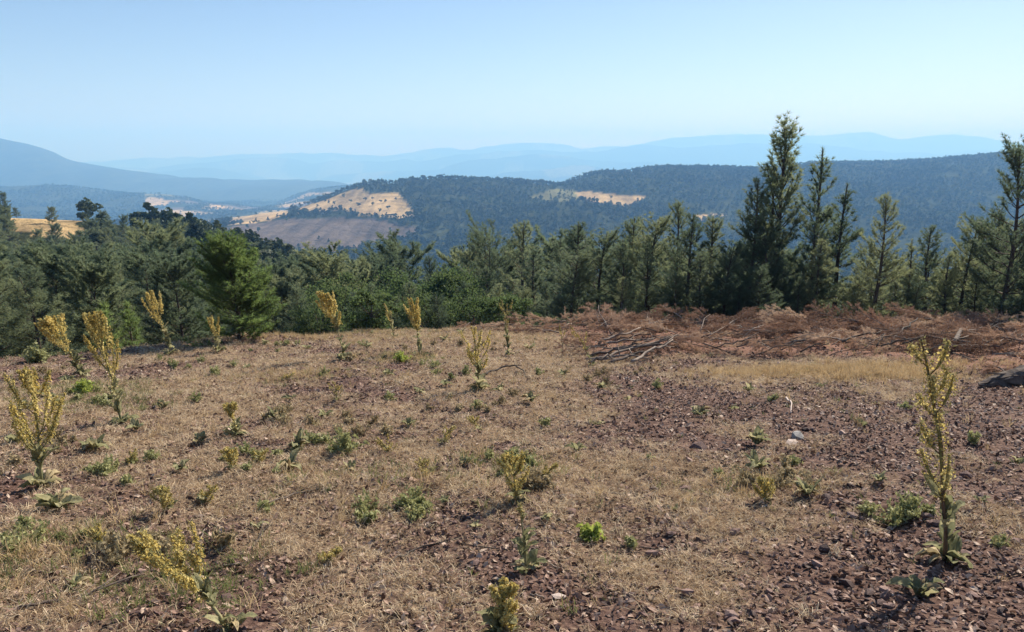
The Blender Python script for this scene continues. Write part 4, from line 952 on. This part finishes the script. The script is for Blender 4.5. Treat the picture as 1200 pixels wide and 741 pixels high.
# scruffy small plants: dry ochre clumps and olive tufts
scg = "scruffy dry plants in the straw"
r2 = np.random.default_rng(77)
CL = [(40, 440), (110, 470), (75, 520), (150, 560), (330, 490), (380, 520), (420, 500), (300, 540), (470, 420), (520, 430), (560, 470), (600, 545), (640, 570), (60, 640), (200, 650), (480, 600), (900, 560), (1060, 600), (700, 440), (230, 430), (560, 400), (330, 400)]
for i in range(170):
    cpx, cpy = CL[i % len(CL)]; px = float(cpx + r2.normal(0, 26)); py = float(min(735, max(405, cpy + r2.normal(0, 9))))
    bushy_weed(px, py, float(r2.uniform(0.05, 0.16)), 13, "scruffy dry olive tuft in the straw" if i % 2 else "brittle ochre clump of dead stems in the straw", 'weed' if i % 2 else 'dry_leaf', 60 + i, scg if i % 2 else "ochre clumps in the straw", leaf=0.016)
for i, (px, py, tpx, tpy) in enumerate([(395, 470, 392, 448), (330, 445, 345, 438), (520, 520, 530, 500), (455, 530, 440, 512), (240, 590, 250, 570), (120, 640, 105, 618), (380, 660, 395, 645), (500, 560, 492, 540), (300, 545, 312, 528), (640, 560, 650, 545), (560, 505, 552, 488), (150, 545, 160, 530)]):
    mullein(px, py, tpx, tpy, "stunted ochre mullein no taller than the weeds round it", spikes=6, frac=0.8, rad=0.013, nfl=9, leaves=5, leaf=0.09, stem_leaves=0, green=0.6, seed=40 + i, wide=0.8, low=0.05, flower=0.007, group="stunted mulleins among the weeds")

# ------------------------------------------------------------------ stones that stand out
def rock(name, px, py, size, mat, label, seed, flat=0.6):
    r = np.random.default_rng(seed); g = ground_at(px, py)
    b = chip_mesh(seed, flat); b.materials.clear(); b.materials.append(M[mat])
    return tag(obj(name, b, loc=(g[0], g[1], g[2] + size * flat * 0.25), rot=(0.1, -0.1, r.uniform(0, 6)), scale=size), label, "stone")
rock("stone", 933, 515, 0.105, 'grey_stone', "pale grey angular stone, the biggest on the clearing", 611, 0.75)
rock("stone", 928, 520, 0.12, 'pink_stone', "flat pale pinkish slab at the grey angular stone's foot", 612, 0.22)
rock("stone", 818, 526, 0.10, 'chip', "dark red rock lying behind the pale upright rosette", 613, 0.6)
rock("stone", 803, 577, 0.07, 'chip', "dark blocky stone on bare soil between rosettes", 614, 0.8)
rock("stone", 1133, 560, 0.06, 'chip', "rounded brownish stone behind the tall single-stemmed mullein", 615, 0.8)
rock("stone", 642, 672, 0.030, 'pink_stone', "pale pink flat chip by the young flowerless mullein", 616, 0.3)
rock("stone", 795, 656, 0.036, 'pink_stone', "pale flat stone chip alone on dark litter", 617, 0.3)
rock("stone", 655, 700, 0.040, 'pink_stone', "pink stone chip beside the broad-leaved mullein", 618, 0.35)

# ------------------------------------------------------------------ sticks
def stick(pts, rad, label, mat='dead_wood', name="dead_stick", group=None, forks=2, seed=0, raise_=0.012):
    r = np.random.default_rng(1500 + seed)
    G = [ground_at(*p[:2]) + np.array([0, 0, raise_ + (p[2] if len(p) > 2 else 0)]) for p in pts]
    o0 = G[0].copy(); q = np.array(G) - o0
    k = max(6, len(q) * 3); P, _ = along(q, np.linspace(0, 1, k)); P = P + r.normal(0, rad * 0.8, P.shape)
    e = empty(name, o0); mb = MB(); mb.add(*tube(P, np.linspace(rad, rad * 0.45, k), 6)); obj("limb", mb.mesh("limb", [M[mat]], True), e)
    for i in range(forks):
        s = r.uniform(0.3, 0.85); c, d = along(P, [s]); L = min(0.55, np.linalg.norm(q[-1]) * r.uniform(0.18, 0.35))
        d[0][2] *= 0.4; dd = unit(d[0] + np.array([r.normal(0, .7), r.normal(0, .7), r.uniform(-0.02, 0.2)]))
        Q = np.array([c[0], c[0] + dd * L * .5, c[0] + dd * L + r.normal(0, .01, 3)]); mb = MB(); mb.add(*tube(Q, [rad * .5, rad * .35, rad * .2], 5))
        obj("twig", mb.mesh("twig", [M[mat]], True), e)
    return tag(e, label, "stick", group)
stick([(308, 594), (345, 582), (394, 566)], 0.008, "long pale grey stick lying in front of the sprawling rosette", seed=1)
stick([(562, 445, 0.02), (585, 438, 0.10), (605, 436, 0.10), (622, 446, 0.0)], 0.016, "curved arching dead branch beside the loosely branched mullein", 'dark_wood', seed=2)
stick([(210, 660), (232, 640), (240, 622)], 0.008, "pale broken stick behind the fallen mullein", seed=3)
stick([(270, 660), (300, 640), (322, 612)], 0.007, "dark thin stick beyond the fallen mullein's leaves", 'dark_wood', seed=4)
stick([(20, 716), (90, 703), (170, 673)], 0.009, "long pale stick half buried in straw before the fallen mullein", seed=5)
stick([(455, 662), (480, 650), (540, 632)], 0.007, "thin dark forked stick in the middle of the straw", 'dark_wood', seed=6)
stick([(540, 640), (580, 646), (700, 650), (760, 650)], 0.004, "long straight dark twig passing the lime green weed", 'dark_wood', forks=0, seed=7)
stick([(920, 470, .02), (926, 476, .04), (928, 486)], 0.012, "short white bleached stick standing near the grey angular stone", 'pink_stone', forks=0, seed=8)
stick([(985, 590), (1010, 596), (1045, 602)], 0.006, "thin brown stick past the yellowing rosette", seed=9)
stick([(1040, 628), (1054, 612), (1056, 604)], 0.006, "short pale crooked stick beside the tall single-stemmed mullein", seed=10)
stg = "twigs scattered on the clearing"
for i in range(34):
    px = random.uniform(60, 1150); py = random.uniform(430, 725); w = random.uniform(14, 45) * (py - 300) / 260; a = random.uniform(-0.45, 0.45)
    stick([(px, py), (px + w * .5, py + w * a * .3 + random.uniform(-3, 3)), (px + w, min(738, py + w * a * .6))], random.uniform(0.003, 0.006), "thin dry twig lying on the clearing",
          random.choice(['dead_wood', 'dark_wood']), "twig", stg, random.choice([0, 1, 1]), 40 + i, 0.006)

# ------------------------------------------------------------------ brushwood strip
def bough_meshes(seed, L=1.5):
    r = np.random.default_rng(seed); mb = MB(); C, D = [], []
    P = curve_branch((0, 0, 0), 0, 0.06, L, r, 7, -0.15); P[:, 1] += 0.08 * np.sin(np.linspace(0, 3, 7))
    mb.add(*tube(P, np.linspace(0.022, 0.006, 7), 6))
    for i in range(17):
        s = 0.12 + 0.86 * i / 17; c, d = along(P, [s]); sd_ = 1 if i % 2 else -1
        l = L * 0.42 * (1.1 - 0.7 * s) * r.uniform(0.7, 1.2)
        Q = curve_branch(c[0], math.atan2(d[0][1], d[0][0]) + sd_ * r.uniform(0.5, 1.0), r.uniform(-0.15, 0.22), l, r, 4, -0.35)
        mb.add(*tube(Q, np.linspace(0.008, 0.003, 4), 4))
        m_ = int(l / 0.07) + 2; ss = r.uniform(0.15, 1, m_); cc, dd = along(Q, ss); C.append(cc); D.append(dd)
        for j in range(int(l / 0.13)):
            c2, d2 = along(Q, [r.uniform(.2, .9)]); t2 = unit(d2[0] + r.normal(0, .6, 3) * [1, 1, .5]); ll = l * .3; n2 = int(ll / .06) + 2
            C.append(c2 + t2 * ll * np.linspace(.1, 1, n2)[:, None]); D.append(np.repeat(t2[None], n2, 0))
    V, F = needles(np.concatenate(C), np.concatenate(D), 9, 0.085, 0.6, 0.009, r)
    return mb.mesh("bough_stem", [M['dead_wood']], True), new_mesh("bough_needles", V, F, [M['dead_needle']])
BOUGHS = [bough_meshes(800 + i, 1.2 + 0.2 * i) for i in range(5)]
def build_brush():
    r = np.random.default_rng(31); n = 0; tries = 0
    while n < 275 and tries < 9000:
        tries += 1
        x = r.uniform(0.8, 18.0); y = r.uniform(9.5, 22.5)
        if x > 0.78 * y + 3.5: continue
        m = float(brush_mask(np.array([x]), np.array([y]))[0])
        if r.random() > m: continue
        bi = int(r.integers(0, 5)); st, nd = BOUGHS[bi]
        layer = r.random(); z = Hs(x, y) + 0.02 + 0.22 * layer * m
        e = empty("pine_bough", (x, y, z), (r.normal(0, .25), 0.0 + r.normal(0, .12), r.uniform(0, 6.28)), r.uniform(0.5, 0.9))
        obj("stem", st, e); obj("needles", nd, e)
        bw = ['short', 'stubby', 'middling', 'long', 'very long'][bi]; tag(e, bw + " cut pine bough with dry brown needles in the brushwood strip", "branch", bw + " cut boughs of the brushwood strip"); n += 1
    for px, py in [(345, 382), (360, 378), (600, 386), (620, 383), (650, 386), (575, 385), (310, 384), (135, 402), (165, 398), (215, 396), (635, 388), (550, 384)]:
        g = ground_at(px, py); st, nd = BOUGHS[int(r.integers(0, 5))]
        e = empty("pine_bough", (g[0], g[1] + .3, g[2] + .06), (r.normal(0, .2), r.normal(0, .15), r.uniform(0, 6.28)), 0.75)
        obj("stem", st, e); obj("needles", nd, e)
        tag(e, "dry brown pine bough dropped at the clearing's grassy edge", "branch", "boughs dropped along the grassy edge")
build_brush()
# bare limbs and poles lying on the brushwood
stick([(1106, 422, .15), (1125, 408, .32), (1138, 406, .30), (1150, 404, .35)], 0.045, "thick forked grey limb lying on top of the brushwood", 'dead_wood', "dead_limb", seed=107, forks=2)
stick([(1040, 412, .1), (1058, 402, .30), (1073, 394, .42)], 0.028, "straight dark limb slanting up out of the brushwood", 'dark_wood', "dead_limb", seed=102, forks=2)
stick([(985, 418, .25), (1003, 412, .3), (1030, 408, .3)], 0.02, "thin dark limb flat on the brushwood", 'dark_wood', "dead_limb", seed=103, forks=2)
pg = "peeled poles heaped before the brushwood"
for i, (x0, y0, x1, y1, z0, z1) in enumerate([(690, 420, 780, 412, .04, .18), (686, 424, 760, 424, .03, .05), (700, 427, 792, 409, .04, .25), (712, 428, 770, 420, .03, .14), (695, 415, 765, 408, .1, .22), (740, 428, 788, 412, .03, .2), (690, 428, 735, 424, .03, .08), (720, 420, 795, 414, .16, .2), (700, 412, 750, 402, .12, .3)]):
    stick([(x0, y0, z0), ((x0 + x1) / 2, (y0 + y1) / 2, (z0 + z1) / 2 + .04), (x1, y1, z1)], 0.03, "weathered grey pole in the heap at the brushwood's front", 'dead_wood', "pole", pg, 1, 120 + i)
for i in range(60):
    px = random.uniform(690, 1195); py = random.uniform(382, 425); w = random.uniform(20, 60)
    stick([(px, py, .12), (px + w * .5, py - random.uniform(-2, 5), .24), (px + w, py - random.uniform(-4, 9), .26)], random.uniform(0.007, 0.018), "bare grey branch poking out of the brushwood",
          random.choice(['dead_wood', 'dark_wood']), "bare_branch", "bare branches on the brushwood", 2, 150 + i)
# the dark log end at the strip's near corner
def log_end():
    g = ground_at(1196, 452); e = empty("fallen_log", g); r = np.random.default_rng(3); mb = MB()
    P = np.array([[-0.62, -.12, 0.02], [-.3, -.05, 0.06], [0.1, 0.0, 0.12], [0.6, 0.1, 0.16], [1.3, 0.25, 0.16]]); P = along(P, np.linspace(0, 1, 14))[0]
    V, F = tube(P, np.interp(np.linspace(0, 1, 14), [0, .2, .5, 1], [0.03, 0.10, 0.16, 0.17]), 12); V = V + r.normal(0, 0.014, V.shape); mb.add(V, F)
    obj("bark", mb.mesh("log", [M['dead_wood']], False), e)
    for i in range(3):
        c, d = along(P, [r.uniform(.3, .8)]); dd = unit(np.array([-.9, r.normal(-.3, .3), r.uniform(.0, .25)])); mb = MB(); mb.add(*tube([c[0], c[0] + dd * .25, c[0] + dd * .5 - [0, 0, .05]], [.022, .015, .006], 5)); obj("branch_stub", mb.mesh("stub", [M['dead_wood']], True), e)
    tag(e, "weathered bark-covered log at the brushwood's near corner", "log")
log_end()

# ------------------------------------------------------------------ haze
def build_haze():
    zb = float(TZ.min()) - 3.0; zt = float(TZ.max()) + 30.0
    x = float(np.abs(TX).max()) + 500; y0, y1 = -1500.0, 18400.0
    V = [(-x, y0, zb), (x, y0, zb), (x, y1, zb), (-x, y1, zb), (-x, y0, zt), (x, y0, zt), (x, y1, zt), (-x, y1, zt)]
    F = [(0, 3, 2, 1), (4, 5, 6, 7), (0, 1, 5, 4), (1, 2, 6, 5), (2, 3, 7, 6), (3, 0, 4, 7)]
    m = bpy.data.materials.new("haze_air"); m.use_nodes = True; nt = m.node_tree
    nt.nodes.remove(nt.nodes["Principled BSDF"])
    v = nt.nodes.new("ShaderNodeVolumePrincipled")
    v.inputs["Color"].default_value = (*HAZE_COLOR, 1); v.inputs["Density"].default_value = HAZE_DENSITY; v.inputs["Anisotropy"].default_value = HAZE_ANISO
    v.inputs["Absorption Color"].default_value = (HAZE_ABSORB,) * 3 + (1,); v.inputs["Density Attribute"].default_value = ""
    nt.links.new(v.outputs[0], nt.nodes["Material Output"].inputs["Volume"])
    print("haze", x, zb, zt)
    tag(obj("haze", new_mesh("haze", V, F, [m])), "pale blue haze filling the valley air", kind="stuff")
build_haze()
